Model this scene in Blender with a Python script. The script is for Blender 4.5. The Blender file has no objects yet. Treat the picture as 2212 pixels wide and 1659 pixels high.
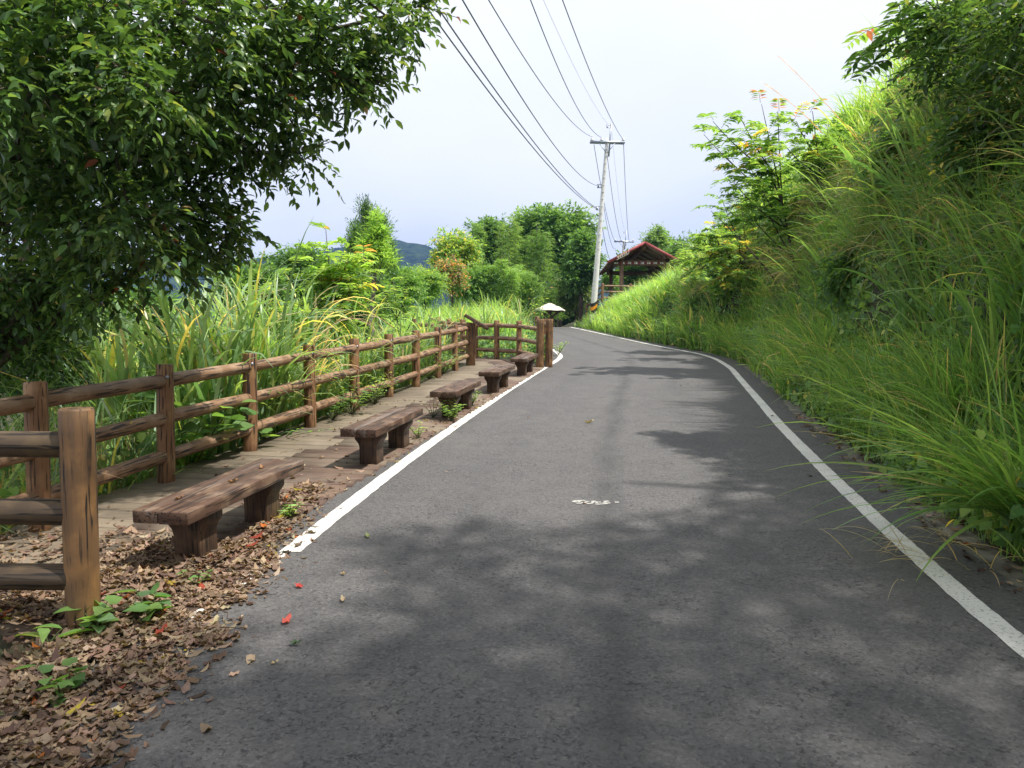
import bpy, math, random
import numpy as np
from mathutils import Vector, Matrix, Quaternion

sc = bpy.context.scene
R = math.radians
rng = np.random.default_rng(11)
random.seed(5)

# ------------------------------------------------------------------ camera
CAM_H, PITCH, FPX, CX, CY = 1.7, R(3.0), 1660.0, 1106.0, 829.5
cd = bpy.data.cameras.new("camera")
cd.sensor_width = 36.0
cd.lens = 36.0 * FPX / 2212.0
cd.clip_start, cd.clip_end = 0.05, 6000.0
cam = bpy.data.objects.new("camera", cd)
sc.collection.objects.link(cam)
cam.location = (0, 0, CAM_H)
cam.rotation_euler = (R(90) - PITCH, 0, 0)
sc.camera = cam

# ------------------------------------------------------------------ light
SUN_EL, SUN_X, SUN_Y = R(63), 1.0, -0.34         # from the right, a little behind the camera
sh = Vector((SUN_X, SUN_Y, 0)).normalized()
sun_dir = Vector((sh.x * math.cos(SUN_EL), sh.y * math.cos(SUN_EL), math.sin(SUN_EL)))
sd = bpy.data.lights.new("sun", 'SUN')
sd.energy, sd.angle, sd.color = 5.0, R(1.1), (1.0, 0.95, 0.87)
sun = bpy.data.objects.new("sun", sd)
sc.collection.objects.link(sun)
sun.rotation_euler = sun_dir.to_track_quat('Z', 'Y').to_euler()
sun.location = (20, 0, 40)

world = bpy.data.worlds.new("World")
sc.world = world
world.use_nodes = True
wn, wl = world.node_tree.nodes, world.node_tree.links
wn.clear()
w_out = wn.new('ShaderNodeOutputWorld')
w_sky = wn.new('ShaderNodeTexSky')
w_sky.sky_type = 'NISHITA'
w_sky.sun_disc = False
w_sky.sun_elevation = SUN_EL
w_sky.sun_rotation = math.atan2(sun_dir.x, sun_dir.y)
w_bg = wn.new('ShaderNodeBackground')
w_bg.inputs['Strength'].default_value = 0.10
wl.new(w_sky.outputs[0], w_bg.inputs['Color'])
# a thin bright cloud deck, whiter overhead, lilac grey lower down
w_tc = wn.new('ShaderNodeTexCoord')
w_sep = wn.new('ShaderNodeSeparateXYZ')
wl.new(w_tc.outputs['Generated'], w_sep.inputs[0])
w_n = wn.new('ShaderNodeTexNoise')
w_n.inputs['Scale'].default_value = 3.0
w_n.inputs['Detail'].default_value = 4.0
w_n.inputs['Roughness'].default_value = 0.45
w_map = wn.new('ShaderNodeMapping')
w_map.inputs['Scale'].default_value = (1, 1, 2.2)
wl.new(w_tc.outputs['Generated'], w_map.inputs[0])
wl.new(w_map.outputs[0], w_n.inputs['Vector'])
w_add = wn.new('ShaderNodeMath'); w_add.operation = 'MULTIPLY_ADD'
wl.new(w_n.outputs[0], w_add.inputs[0])
w_add.inputs[1].default_value = 0.52
wl.new(w_sep.outputs['Z'], w_add.inputs[2])
w_ramp = wn.new('ShaderNodeValToRGB')
cr = w_ramp.color_ramp
cr.elements[0].position = 0.10; cr.elements[0].color = (0.76, 0.80, 0.88, 1)
cr.elements[1].position = 0.62; cr.elements[1].color = (0.97, 0.985, 1.0, 1)
e = cr.elements.new(0.28); e.color = (0.71, 0.765, 0.90, 1)
e = cr.elements.new(0.44); e.color = (0.87, 0.905, 0.965, 1)
wl.new(w_add.outputs[0], w_ramp.inputs[0])
w_cb = wn.new('ShaderNodeBackground')
w_cb.inputs['Strength'].default_value = 0.87
wl.new(w_ramp.outputs[0], w_cb.inputs['Color'])
w_mix = wn.new('ShaderNodeMixShader')
w_mix.inputs[0].default_value = 0.95
wl.new(w_bg.outputs[0], w_mix.inputs[1])
wl.new(w_cb.outputs[0], w_mix.inputs[2])
wl.new(w_mix.outputs[0], w_out.inputs['Surface'])

vs = sc.view_settings
vs.view_transform, vs.look = 'Standard', 'None'
vs.exposure, vs.gamma, vs.use_curve_mapping = 0.46, 1.0, False
cy = sc.cycles
cy.max_bounces, cy.diffuse_bounces, cy.glossy_bounces = 5, 3, 2
cy.transmission_bounces, cy.transparent_max_bounces, cy.volume_bounces = 3, 4, 0
cy.use_denoising = True
cy.caustics_reflective = cy.caustics_refractive = False
cy.sample_clamp_indirect = 4.0

# ------------------------------------------------------------------ helpers
def link(o):
    sc.collection.objects.link(o)
    return o

def tag(o, label=None, cat=None, group=None, kind=None):
    if label: o['label'] = label
    if cat: o['category'] = cat
    if group: o['group'] = group
    if kind: o['kind'] = kind
    return o

def empty(name, loc, label, cat, group=None, rz=0.0):
    o = link(bpy.data.objects.new(name, None))
    o.location = loc
    o.rotation_euler = (0, 0, rz)
    o.empty_display_size = 0.1
    return tag(o, label, cat, group)

def copy_tree(o, parent=None):
    c = link(o.copy())
    if parent is not None: c.parent = parent
    for ch in o.children: copy_tree(ch, c)
    return c

def np_mesh(name, V, F, mat=None, tint=None, smooth=False, uv=None):
    """V (n,3); F list of index arrays (m,k); tint (n,3) per vertex"""
    me = bpy.data.meshes.new(name)
    V = np.ascontiguousarray(V, dtype=np.float32)
    Fs = [np.asarray(f, dtype=np.int32) for f in (F if isinstance(F, (list, tuple)) else [F]) if len(f)]
    loops = np.concatenate([f.ravel() for f in Fs])
    tot = np.concatenate([np.full(len(f), f.shape[1], dtype=np.int32) for f in Fs])
    start = np.concatenate([[0], np.cumsum(tot)[:-1]]).astype(np.int32)
    me.vertices.add(len(V)); me.vertices.foreach_set('co', V.ravel())
    me.loops.add(len(loops)); me.loops.foreach_set('vertex_index', loops)
    me.polygons.add(len(tot)); me.polygons.foreach_set('loop_start', start)
    try: me.polygons.foreach_set('loop_total', tot)
    except Exception: pass
    if smooth: me.polygons.foreach_set('use_smooth', np.ones(len(tot), dtype=bool))
    me.update(calc_edges=True)
    me.validate()
    if tint is not None:
        a = me.attributes.new('tint', 'FLOAT_COLOR', 'POINT')
        c = np.ones((len(V), 4), dtype=np.float32); c[:, :3] = tint
        a.data.foreach_set('color', c.ravel())
    if uv is not None:
        l = me.uv_layers.new(name='UVMap')
        l.data.foreach_set('uv', np.asarray(uv, np.float32)[loops].ravel())
    if mat: me.materials.append(mat)
    return me

def mesh_obj(name, me, parent=None, loc=None):
    o = link(bpy.data.objects.new(name, me))
    if parent is not None: o.parent = parent
    if loc is not None: o.location = loc
    return o

class MB:
    """collects pieces of one mesh"""
    def __init__(s): s.V, s.F, s.T, s.n = [], [], [], 0
    def add(s, V, F, tint=None):
        V = np.asarray(V, float)
        s.V.append(V)
        for f in (F if isinstance(F, (list, tuple)) else [F]):
            s.F.append(np.asarray(f, int) + s.n)
        s.T.append(np.ones((len(V), 3)) * (tint if tint is not None else 1.0))
        s.n += len(V)
    def box(s, c, size, M=None, tint=None):
        x, y, z = np.array(size) / 2
        V = np.array([[a * x, b * y, d * z] for d in (-1, 1) for b in (-1, 1) for a in (-1, 1)])
        if M is not None: V = V @ np.array(M).T
        V = V + np.array(c)
        s.add(V, np.array([[0, 2, 3, 1], [4, 5, 7, 6], [0, 1, 5, 4], [2, 6, 7, 3], [0, 4, 6, 2], [1, 3, 7, 5]]), tint)
    def mesh(s, name, mat, smooth=False, tint=False):
        by = {}
        for f in s.F: by.setdefault(f.shape[1], []).append(f)
        return np_mesh(name, np.concatenate(s.V), [np.concatenate(v) for v in by.values()], mat,
                       np.concatenate(s.T) if tint else None, smooth)
    def obj(s, name, mat, parent=None, loc=None, smooth=False, tint=False):
        return mesh_obj(name, s.mesh(name, mat, smooth, tint), parent, loc)

def bevel(o, w=0.01, seg=2):
    m = o.modifiers.new('bevel', 'BEVEL'); m.width = w; m.segments = seg; m.limit_method = 'ANGLE'
    return o

def tube(pts, rad, sides=8, cap=True):
    pts = np.asarray(pts, float); n = len(pts)
    rad = np.ones(n) * rad
    T = np.gradient(pts, axis=0); T /= np.linalg.norm(T, axis=1)[:, None] + 1e-9
    up = np.array([0.0, 0, 1]) if abs(T[0][2]) < 0.9 else np.array([1.0, 0, 0])
    V = []
    for i in range(n):
        a = np.cross(T[i], up); a /= np.linalg.norm(a) + 1e-9
        b = np.cross(a, T[i]); up = b
        ang = np.linspace(0, 2 * np.pi, sides, endpoint=False)
        V.append(pts[i] + rad[i] * (np.cos(ang)[:, None] * a + np.sin(ang)[:, None] * b))
    V = np.concatenate(V)
    F = []
    for i in range(n - 1):
        for j in range(sides):
            k = (j + 1) % sides
            F.append([i * sides + j, i * sides + k, (i + 1) * sides + k, (i + 1) * sides + j])
    out = [np.array(F)]
    if cap:
        out.append(np.array([list(range(sides))[::-1], list(range((n - 1) * sides, n * sides))]))
    return V, out

def smoothstep(t):
    t = np.clip(t, 0, 1)
    return t * t * (3 - 2 * t)

def unit(v): return v / (np.linalg.norm(v, axis=-1, keepdims=True) + 1e-9)

def vnoise(x, y, seed=0):
    """smooth value noise on arrays"""
    x = np.asarray(x, float); y = np.asarray(y, float)
    xi, yi = np.floor(x).astype(int), np.floor(y).astype(int)
    fx, fy = smoothstep(x - xi), smoothstep(y - yi)
    def h(a, b):
        v = np.sin(a * 127.1 + b * 311.7 + seed * 74.7) * 43758.5453
        return v - np.floor(v)
    return (h(xi, yi) * (1 - fx) + h(xi + 1, yi) * fx) * (1 - fy) + (h(xi, yi + 1) * (1 - fx) + h(xi + 1, yi + 1) * fx) * fy

# ------------------------------------------------------------------ lie of the land
SLOPE = math.tan(R(3.3))
def plane(y):
    y = np.asarray(y, float)
    z = SLOPE * np.minimum(y, 47.0)
    z = z - 0.035 * np.clip(y - 47, 0, 45) - 0.06 * np.clip(y - 92, 0, 500)
    return z

def interp(y, pts):
    p = np.array(pts, float)
    return np.interp(y, p[:, 0], p[:, 1])

RL = [(-12, 1.95), (0, 2.25), (3.69, 2.49), (5.24, 2.72), (7.14, 3.03), (10.31, 3.62), (13.2, 4.22), (16.29, 4.85), (19, 5.42),
      (22.0, 5.83), (24, 5.86), (27.35, 5.38), (31, 5.02), (35.16, 4.66), (40, 4.25), (44.5, 3.84), (48.4, 3.40), (54, 1.3), (60, -1.2), (68, -3.0), (80, -9.5)]
LL = [(-12, -1.95), (0, -1.85), (2.7, -1.72), (5.1, -1.51), (6.88, -1.28), (8.49, -1.05), (10.91, -0.66), (14.6, -0.03), (18.67, 0.73),
      (21.52, 1.28), (23.0, 1.48), (24.5, 1.46), (27.35, 1.25), (31, 0.95), (35.2, 0.62), (40, 0.2), (44.5, -0.2), (48.4, -0.6), (54, -2.7), (60, -5.2), (68, -7.2), (80, -14)]
yy = np.linspace(-12, 80, 461)
def smooth_line(P):
    v = interp(yy, P)
    k = np.ones(9) / 9
    return np.convolve(np.pad(v, 4, mode='edge'), k, 'valid')
_xr, _xl = smooth_line(RL), smooth_line(LL)
def xr(y): return np.interp(y, yy, _xr)
def xl(y): return np.interp(y, yy, _xl)

FENCE = [(-3.78, 3.98), (-3.45, 5.56), (-3.2, 7.05), (-2.91, 8.49), (-2.66, 10.1), (-2.38, 11.6), (-2.12, 13.23), (-1.84, 14.76), (-1.6, 16.49), (-1.34, 18.07), (-1.1, 19.71)]
XF = [(-12, -4.2), (3.9, -3.9)] + [(y, x - 0.12) for x, y in FENCE[1:]] + [(20.5, -1.9), (23, -2.95), (26, -3.4), (30, -3.6), (34, -1.0), (40, -0.8), (48, -1.6), (60, -5), (80, -15)]
def xf(y): return interp(y, XF)
BANK_H = [(-12, 4.9), (4, 5.2), (8, 5.5), (19, 5.6), (26, 5.0), (30, 3.9), (34, 2.7), (40, 1.8), (47, 1.75), (51, 1.0), (55, 0.25), (62, 0.1), (80, 0)]
BANK_W = [(-12, 1.9), (26, 2.0), (34, 2.4), (42, 2.4), (80, 3)]
def ground(x, y):
    x = np.asarray(x, float); y = np.asarray(y, float)
    z = plane(y) - 0.03
    e = x - xr(y)
    Hb, Wb = interp(y, BANK_H), interp(y, BANK_W)
    wob = (0.75 * (vnoise(x * 0.8, y * 0.75, 3) - 0.5) + 0.35 * (vnoise(x * 2.1, y * 1.9, 13) - 0.5)) * smoothstep((e - 0.6) / 0.5) * np.clip(Hb / 3, 0, 1)
    tb = np.clip((e - 1.25) / Wb, 0, 1)
    ap = 0.34 * np.minimum(Hb, 2.2)
    z = z + ap * smoothstep((e - 0.5) / 1.15) + (Hb - ap) * (1 - (1 - tb) ** 1.9) * smoothstep((tb + 0.03) / 0.22) + wob
    z = z + 0.14 * np.clip(e - 3.2, 0, 12) * np.clip((38 - y) / 8, 0, 1) + 0.02 * np.clip(e - 3, 0, 60)
    u = xf(y) - x
    z = z - 0.45 * smoothstep(u / 0.5)
    st = np.clip((22 - y) / 6, 0, 1) * 0.26 + 0.05
    z = z - st * np.clip(u - 1.6, 0, 40) - 0.10 * np.clip(u - 25, 0, 300)
    z = z - 0.13 * smoothstep((3.9 - y) / 0.05) * smoothstep((-2.15 - x) / 0.35)
    far = np.hypot(x, y)
    z = z - 0.10 * np.clip(far - 110, 0, 250)
    return np.maximum(z, -38.0)

def G(x, y): return float(ground(x, y))

def ray(px, py):
    xc, yc = (px - CX) / FPX, -(py - CY) / FPX
    return np.array([xc, math.cos(PITCH) + yc * math.sin(PITCH), -math.sin(PITCH) + yc * math.cos(PITCH)])
def at(px, py, y):
    """the point of the place that lies Y metres ahead behind photo pixel (px, py)"""
    d = ray(px, py)
    return d * (y / d[1]) + np.array([0, 0, CAM_H])
def on_road(px, py):
    d = ray(px, py)
    p = d * (CAM_H / (SLOPE * d[1] - d[2]))
    return p[0], p[1]

# ------------------------------------------------------------------ materials
def new_mat(name):
    m = bpy.data.materials.new(name)
    m.use_nodes = True
    return m, m.node_tree.nodes, m.node_tree.links, m.node_tree.nodes['Principled BSDF']

def leaf_mat(name, transl=0.35, rough=0.45, spec=0.35, gain=1.0, sat=0.87):
    m, n, l, b = new_mat(name)
    a = n.new('ShaderNodeAttribute'); a.attribute_name = 'tint'
    g = n.new('ShaderNodeTexNoise'); g.inputs['Scale'].default_value = 9.0
    geo = n.new('ShaderNodeNewGeometry')
    l.new(geo.outputs['Position'], g.inputs['Vector'])
    h = n.new('ShaderNodeHueSaturation')
    mr = n.new('ShaderNodeMapRange'); mr.inputs[3].default_value = 0.75 * gain; mr.inputs[4].default_value = 1.25 * gain
    l.new(g.outputs[0], mr.inputs[0]); l.new(mr.outputs[0], h.inputs['Value'])
    l.new(a.outputs['Color'], h.inputs['Color'])
    h.inputs['Saturation'].default_value = sat
    l.new(h.outputs[0], b.inputs['Base Color'])
    b.inputs['Roughness'].default_value = rough
    b.inputs['Specular IOR Level'].default_value = spec
    t = n.new('ShaderNodeBsdfTranslucent')
    tm = n.new('ShaderNodeMix'); tm.data_type = 'RGBA'; tm.blend_type = 'MULTIPLY'
    tm.inputs['Factor'].default_value = 1.0
    l.new(h.outputs[0], tm.inputs['A']); tm.inputs['B'].default_value = (1.9, 1.75, 0.75, 1)
    l.new(tm.outputs['Result'], t.inputs['Color'])
    mx = n.new('ShaderNodeMixShader'); mx.inputs[0].default_value = transl
    l.new(b.outputs[0], mx.inputs[1]); l.new(t.outputs[0], mx.inputs[2])
    l.new(mx.outputs[0], n['Material Output'].inputs['Surface'])
    return m

M = {}
M['leaf'] = leaf_mat('leaf_gloss', 0.40, 0.34, 0.5, 1.45)
M['leaf_soft'] = leaf_mat('leaf_soft', 0.45, 0.46, 0.4, 2.3)
M['grass'] = leaf_mat('grass_blade', 0.50, 0.36, 0.5, 2.35)
M['dry'] = leaf_mat('dry_leaf', 0.15, 0.7, 0.2, 1.0, 1.0)

def bark_mat(name, c1, c2, scale=14):
    m, n, l, b = new_mat(name)
    tc = n.new('ShaderNodeTexCoord'); mp = n.new('ShaderNodeMapping'); mp.inputs['Scale'].default_value = (1, 1, 0.25)
    nz = n.new('ShaderNodeTexNoise'); nz.inputs['Scale'].default_value = scale; nz.inputs['Detail'].default_value = 6
    rp = n.new('ShaderNodeValToRGB'); rp.color_ramp.elements[0].color = (*c1, 1); rp.color_ramp.elements[1].color = (*c2, 1)
    rp.color_ramp.elements[0].position = 0.35; rp.color_ramp.elements[1].position = 0.65
    bp = n.new('ShaderNodeBump'); bp.inputs['Strength'].default_value = 0.6; bp.inputs['Distance'].default_value = 0.01
    l.new(tc.outputs['Object'], mp.inputs[0]); l.new(mp.outputs[0], nz.inputs['Vector'])
    l.new(nz.outputs[0], rp.inputs[0]); l.new(rp.outputs[0], b.inputs['Base Color'])
    l.new(nz.outputs[0], bp.inputs['Height']); l.new(bp.outputs[0], b.inputs['Normal'])
    b.inputs['Roughness'].default_value = 0.85
    return m
M['bark'] = bark_mat('bark', (0.035, 0.025, 0.018), (0.11, 0.085, 0.06))
M['bark_pale'] = bark_mat('bark_pale', (0.10, 0.085, 0.065), (0.26, 0.23, 0.18))
M['stem'] = bark_mat('green_stem', (0.05, 0.07, 0.02), (0.12, 0.13, 0.05))

def log_mat(name, body, streak, worn, grey, axis='Z', fine=1.0, streak_amt=0.5):
    """cast-concrete log: painted grain running along the local axis, worn dark and ochre patches"""
    m, n, l, b = new_mat(name)
    tc = n.new('ShaderNodeTexCoord'); oi = n.new('ShaderNodeObjectInfo')
    ad = n.new('ShaderNodeVectorMath'); ad.operation = 'ADD'
    mu = n.new('ShaderNodeVectorMath'); mu.operation = 'SCALE'; mu.inputs['Scale'].default_value = 37.0
    cmb = n.new('ShaderNodeCombineXYZ')
    for i in range(3): l.new(oi.outputs['Random'], cmb.inputs[i])
    l.new(cmb.outputs[0], mu.inputs[0])
    l.new(tc.outputs['Object'], ad.inputs[0]); l.new(mu.outputs[0], ad.inputs[1])
    sc_ = {'Z': (1, 1, 0.055), 'Y': (1, 0.05, 1), 'X': (0.05, 1, 1)}[axis]
    mp = n.new('ShaderNodeMapping'); mp.inputs['Scale'].default_value = sc_
    l.new(ad.outputs[0], mp.inputs[0])
    def noise(scale, detail, src, dist=0.0):
        z = n.new('ShaderNodeTexNoise'); z.inputs['Scale'].default_value = scale; z.inputs['Detail'].default_value = detail
        z.inputs['Distortion'].default_value = dist
        l.new(src, z.inputs['Vector']); return z.outputs[0]
    def ramp(src, p0, p1):
        r = n.new('ShaderNodeMapRange'); r.inputs[1].default_value = p0; r.inputs[2].default_value = p1
        l.new(src, r.inputs[0]); return r.outputs[0]
    def mix(f, a, c):
        x = n.new('ShaderNodeMix'); x.data_type = 'RGBA'
        if f is None: x.inputs['Factor'].default_value = 0.5
        else: l.new(f, x.inputs['Factor'])
        for s, v in (('A', a), ('B', c)):
            if isinstance(v, tuple): x.inputs[s].default_value = (*v, 1)
            else: l.new(v, x.inputs[s])
        return x.outputs['Result']
    grain = noise(46 * fine, 5, mp.outputs[0], 0.6)
    patch = noise(5.5, 4, ad.outputs[0])
    patch2 = noise(9.0, 5, mp.outputs[0])
    f_worn = ramp(patch, 0.48, 0.66)
    col = mix(f_worn, body, worn)
    f_grey = ramp(patch2, 0.55, 0.75)
    col = mix(f_grey, col, grey)
    f_s = ramp(grain, 0.53, 0.60)
    fm = n.new('ShaderNodeMath'); fm.operation = 'MULTIPLY'
    l.new(f_s, fm.inputs[0])
    l.new(ramp(noise(3.1, 3, ad.outputs[0]), 0.60 - streak_amt * 0.4, 0.72 - streak_amt * 0.4), fm.inputs[1])
    col = mix(fm.outputs[0], col, streak)
    l.new(col, b.inputs['Base Color'])
    bp = n.new('ShaderNodeBump'); bp.inputs['Strength'].default_value = 0.5; bp.inputs['Distance'].default_value = 0.006
    l.new(grain, bp.inputs['Height']); l.new(bp.outputs[0], b.inputs['Normal'])
    b.inputs['Roughness'].default_value = 0.62
    b.inputs['Specular IOR Level'].default_value = 0.35
    return m
M['post'] = log_mat('log_post', (0.23, 0.118, 0.058), (0.028, 0.019, 0.015), (0.32, 0.185, 0.09), (0.13, 0.078, 0.05), streak_amt=0.85)
M['post_old'] = log_mat('log_post_old', (0.17, 0.095, 0.045), (0.022, 0.018, 0.015), (0.29, 0.155, 0.062), (0.075, 0.052, 0.038), streak_amt=0.6)
M['rail'] = log_mat('log_rail', (0.24, 0.140, 0.080), (0.04, 0.028, 0.022), (0.34, 0.225, 0.145), (0.17, 0.115, 0.078), streak_amt=0.75)
M['rail_old'] = log_mat('log_rail_old', (0.085, 0.058, 0.036), (0.018, 0.015, 0.012), (0.13, 0.09, 0.045), (0.06, 0.05, 0.038))
M['seat'] = log_mat('bench_wood', (0.10, 0.055, 0.036), (0.022, 0.015, 0.012), (0.20, 0.13, 0.085), (0.20, 0.17, 0.15), axis='Y', fine=1.2, streak_amt=0.8)
M['leg'] = log_mat('bench_leg', (0.068, 0.040, 0.026), (0.02, 0.015, 0.012), (0.13, 0.08, 0.045), (0.10, 0.075, 0.055))
M['timber'] = log_mat('dark_timber', (0.19, 0.11, 0.075), (0.07, 0.045, 0.032), (0.23, 0.14, 0.09), (0.16, 0.11, 0.08))

def plain(name, col, rough=0.6, metal=0.0, var=0.15, scale=6.0, spec=0.4):
    m, n, l, b = new_mat(name)
    tc = n.new('ShaderNodeTexCoord'); nz = n.new('ShaderNodeTexNoise'); nz.inputs['Scale'].default_value = scale; nz.inputs['Detail'].default_value = 5
    l.new(tc.outputs['Object'], nz.inputs['Vector'])
    rp = n.new('ShaderNodeValToRGB')
    rp.color_ramp.elements[0].color = (*[c * (1 - var) for c in col], 1); rp.color_ramp.elements[1].color = (*[min(1, c * (1 + var)) for c in col], 1)
    rp.color_ramp.elements[0].position = 0.3; rp.color_ramp.elements[1].position = 0.7
    l.new(nz.outputs[0], rp.inputs[0]); l.new(rp.outputs[0], b.inputs['Base Color'])
    b.inputs['Roughness'].default_value = rough; b.inputs['Metallic'].default_value = metal
    b.inputs['Specular IOR Level'].default_value = spec
    return m
M['pole'] = plain('pole_concrete', (0.66, 0.65, 0.62), 0.8, var=0.10)
M['steel'] = plain('galvanised_steel', (0.33, 0.36, 0.42), 0.45, 0.6)
M['white'] = plain('porcelain', (0.8, 0.8, 0.8), 0.25, var=0.03)
M['wire'] = plain('cable_sheath', (0.16, 0.165, 0.23), 0.5)
M['black'] = plain('black_paint', (0.02, 0.02, 0.02), 0.5)
M['orange'] = plain('orange_paint', (0.75, 0.28, 0.02), 0.5)
M['yellow'] = plain('yellow_paint', (0.72, 0.48, 0.03), 0.5)
M['red'] = plain('red_paint', (0.27, 0.05, 0.05), 0.6)
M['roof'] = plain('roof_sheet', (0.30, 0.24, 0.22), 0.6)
M['ceiling'] = plain('roof_boards', (0.26, 0.20, 0.165), 0.8)
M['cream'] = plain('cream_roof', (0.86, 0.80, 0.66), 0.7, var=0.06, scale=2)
M['concrete'] = plain('gutter_concrete', (0.19, 0.175, 0.145), 0.9, var=0.5, scale=7)
M['rope'] = plain('rope', (0.55, 0.5, 0.42), 0.9)

# asphalt ---------------------------------------------------------------
def asphalt():
    m, n, l, b = new_mat('asphalt')
    tc = n.new('ShaderNodeTexCoord'); geo = n.new('ShaderNodeNewGeometry')
    P = geo.outputs['Position']
    def noise(s, d, r=0.5, src=P, dist=0.0):
        z = n.new('ShaderNodeTexNoise'); z.inputs['Scale'].default_value = s; z.inputs['Detail'].default_value = d; z.inputs['Roughness'].default_value = r
        z.inputs['Distortion'].default_value = dist
        l.new(src, z.inputs['Vector']); return z.outputs[0]
    def mrange(src, a, c, lo=0.0, hi=1.0):
        r = n.new('ShaderNodeMapRange'); r.inputs[1].default_value = a; r.inputs[2].default_value = c; r.inputs[3].default_value = lo; r.inputs[4].default_value = hi
        l.new(src, r.inputs[0]); return r.outputs[0]
    def mixc(f, a, c, mode='MIX'):
        x = n.new('ShaderNodeMix'); x.data_type = 'RGBA'; x.blend_type = mode
        if isinstance(f, float): x.inputs['Factor'].default_value = f
        else: l.new(f, x.inputs['Factor'])
        for s, v in (('A', a), ('B', c)):
            if isinstance(v, tuple): x.inputs[s].default_value = (*v, 1)
            else: l.new(v, x.inputs[s])
        return x.outputs['Result']
    def math_(op, a, c):
        x = n.new('ShaderNodeMath'); x.operation = op
        for i, v in enumerate((a, c)):
            if isinstance(v, float): x.inputs[i].default_value = v
            else: l.new(v, x.inputs[i])
        return x.outputs[0]
    big = noise(0.55, 4)
    mid = noise(3.5, 4, 0.6)
    col = mixc(mrange(big, 0.35, 0.65), (0.096, 0.092, 0.093), (0.120, 0.113, 0.110))
    col = mixc(mrange(mid, 0.40, 0.70), col, (0.082, 0.080, 0.082))
    # stones: voronoi cells with their own grey
    v = n.new('ShaderNodeTexVoronoi'); v.inputs['Scale'].default_value = 68.0; v.inputs['Randomness'].default_value = 1.0
    l.new(P, v.inputs['Vector'])
    sep = n.new('ShaderNodeSeparateColor'); l.new(v.outputs['Color'], sep.inputs[0])
    col = mixc(mrange(sep.outputs[0], 0.0, 1.0, 0.0, 0.8), col, mixc(sep.outputs[1], (0.055, 0.054, 0.056), (0.155, 0.148, 0.145)))
    # open pores where stones have gone: dark flecks, in loose patches
    pn = noise(34.0, 4, 0.7, dist=1.1)
    pore = mrange(pn, 0.565, 0.63)
    pore = math_('MULTIPLY', pore, mrange(noise(2.1, 4), 0.30, 0.60, 0.15, 1.0))
    pore = math_('MULTIPLY', pore, 0.85)
    col = mixc(pore, col, (0.022, 0.022, 0.024))
    pale = math_('MULTIPLY', mrange(noise(75.0, 2, 0.5), 0.71, 0.75), 0.6)
    col = mixc(pale, col, (0.26, 0.25, 0.24))
    # seam and tyre stain along the lane (uv.x = metres from the left line)
    uv = n.new('ShaderNodeUVMap'); su = n.new('ShaderNodeSeparateXYZ'); l.new(uv.outputs[0], su.inputs[0])
    wob = math_('MULTIPLY_ADD', noise(0.6, 3), 0.35); wob.node.inputs[2].default_value = -0.175
    u = math_('ADD', su.outputs[0], wob)
    for c0, wd, am in ((2.12, 0.20, 0.55), (3.15, 0.25, 0.24), (0.95, 0.3, 0.16)):
        dd = math_('ABSOLUTE', math_('SUBTRACT', u, c0), 0.0)
        f = math_('MULTIPLY', mrange(dd, wd, 0.0), math_('MULTIPLY', mrange(noise(1.8, 4), 0.33, 0.62, 0.35, 1.0), am))
        col = mixc(f, col, (0.03, 0.03, 0.032))
    l.new(col, b.inputs['Base Color'])
    hgt = math_('SUBTRACT', math_('ADD', v.outputs['Distance'], noise(140.0, 2)), math_('MULTIPLY', pore, 2.2))
    bp = n.new('ShaderNodeBump'); bp.inputs['Strength'].default_value = 0.55; bp.inputs['Distance'].default_value = 0.006
    l.new(hgt, bp.inputs['Height']); l.new(bp.outputs[0], b.inputs['Normal'])
    b.inputs['Roughness'].default_value = 0.72
    b.inputs['Specular IOR Level'].default_value = 0.4
    return m
M['asphalt'] = asphalt()

def paint_mat():
    m, n, l, b = new_mat('road_paint')
    geo = n.new('ShaderNodeNewGeometry')
    z = n.new('ShaderNodeTexNoise'); z.inputs['Scale'].default_value = 60; z.inputs['Detail'].default_value = 5
    z2 = n.new('ShaderNodeTexNoise'); z2.inputs['Scale'].default_value = 2.2; z2.inputs['Detail'].default_value = 4
    l.new(geo.outputs['Position'], z.inputs['Vector']); l.new(geo.outputs['Position'], z2.inputs['Vector'])
    rp = n.new('ShaderNodeValToRGB'); rp.color_ramp.elements[0].position = 0.30; rp.color_ramp.elements[0].color = (0.26, 0.25, 0.24, 1)
    rp.color_ramp.elements[1].position = 0.44; rp.color_ramp.elements[1].color = (0.72, 0.70, 0.66, 1)
    l.new(z.outputs[0], rp.inputs[0])
    mx = n.new('ShaderNodeMix'); mx.data_type = 'RGBA'; mx.blend_type = 'MULTIPLY'; mx.inputs['Factor'].default_value = 1
    mr = n.new('ShaderNodeMapRange'); mr.inputs[1].default_value = 0.3; mr.inputs[2].default_value = 0.6; mr.inputs[3].default_value = 0.82; mr.inputs[4].default_value = 1
    l.new(z2.outputs[0], mr.inputs[0]); l.new(rp.outputs[0], mx.inputs['A']); l.new(mr.outputs[0], mx.inputs['B'])
    l.new(mx.outputs['Result'], b.inputs['Base Color'])
    b.inputs['Roughness'].default_value = 0.7
    bp = n.new('ShaderNodeBump'); bp.inputs['Strength'].default_value = 0.3; bp.inputs['Distance'].default_value = 0.003
    l.new(z.outputs[0], bp.inputs['Height']); l.new(bp.outputs[0], b.inputs['Normal'])
    return m
M['paint'] = paint_mat()
M['faded'] = plain('faded_paint', (0.42, 0.41, 0.39), 0.8, var=.3, scale=30)

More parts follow.
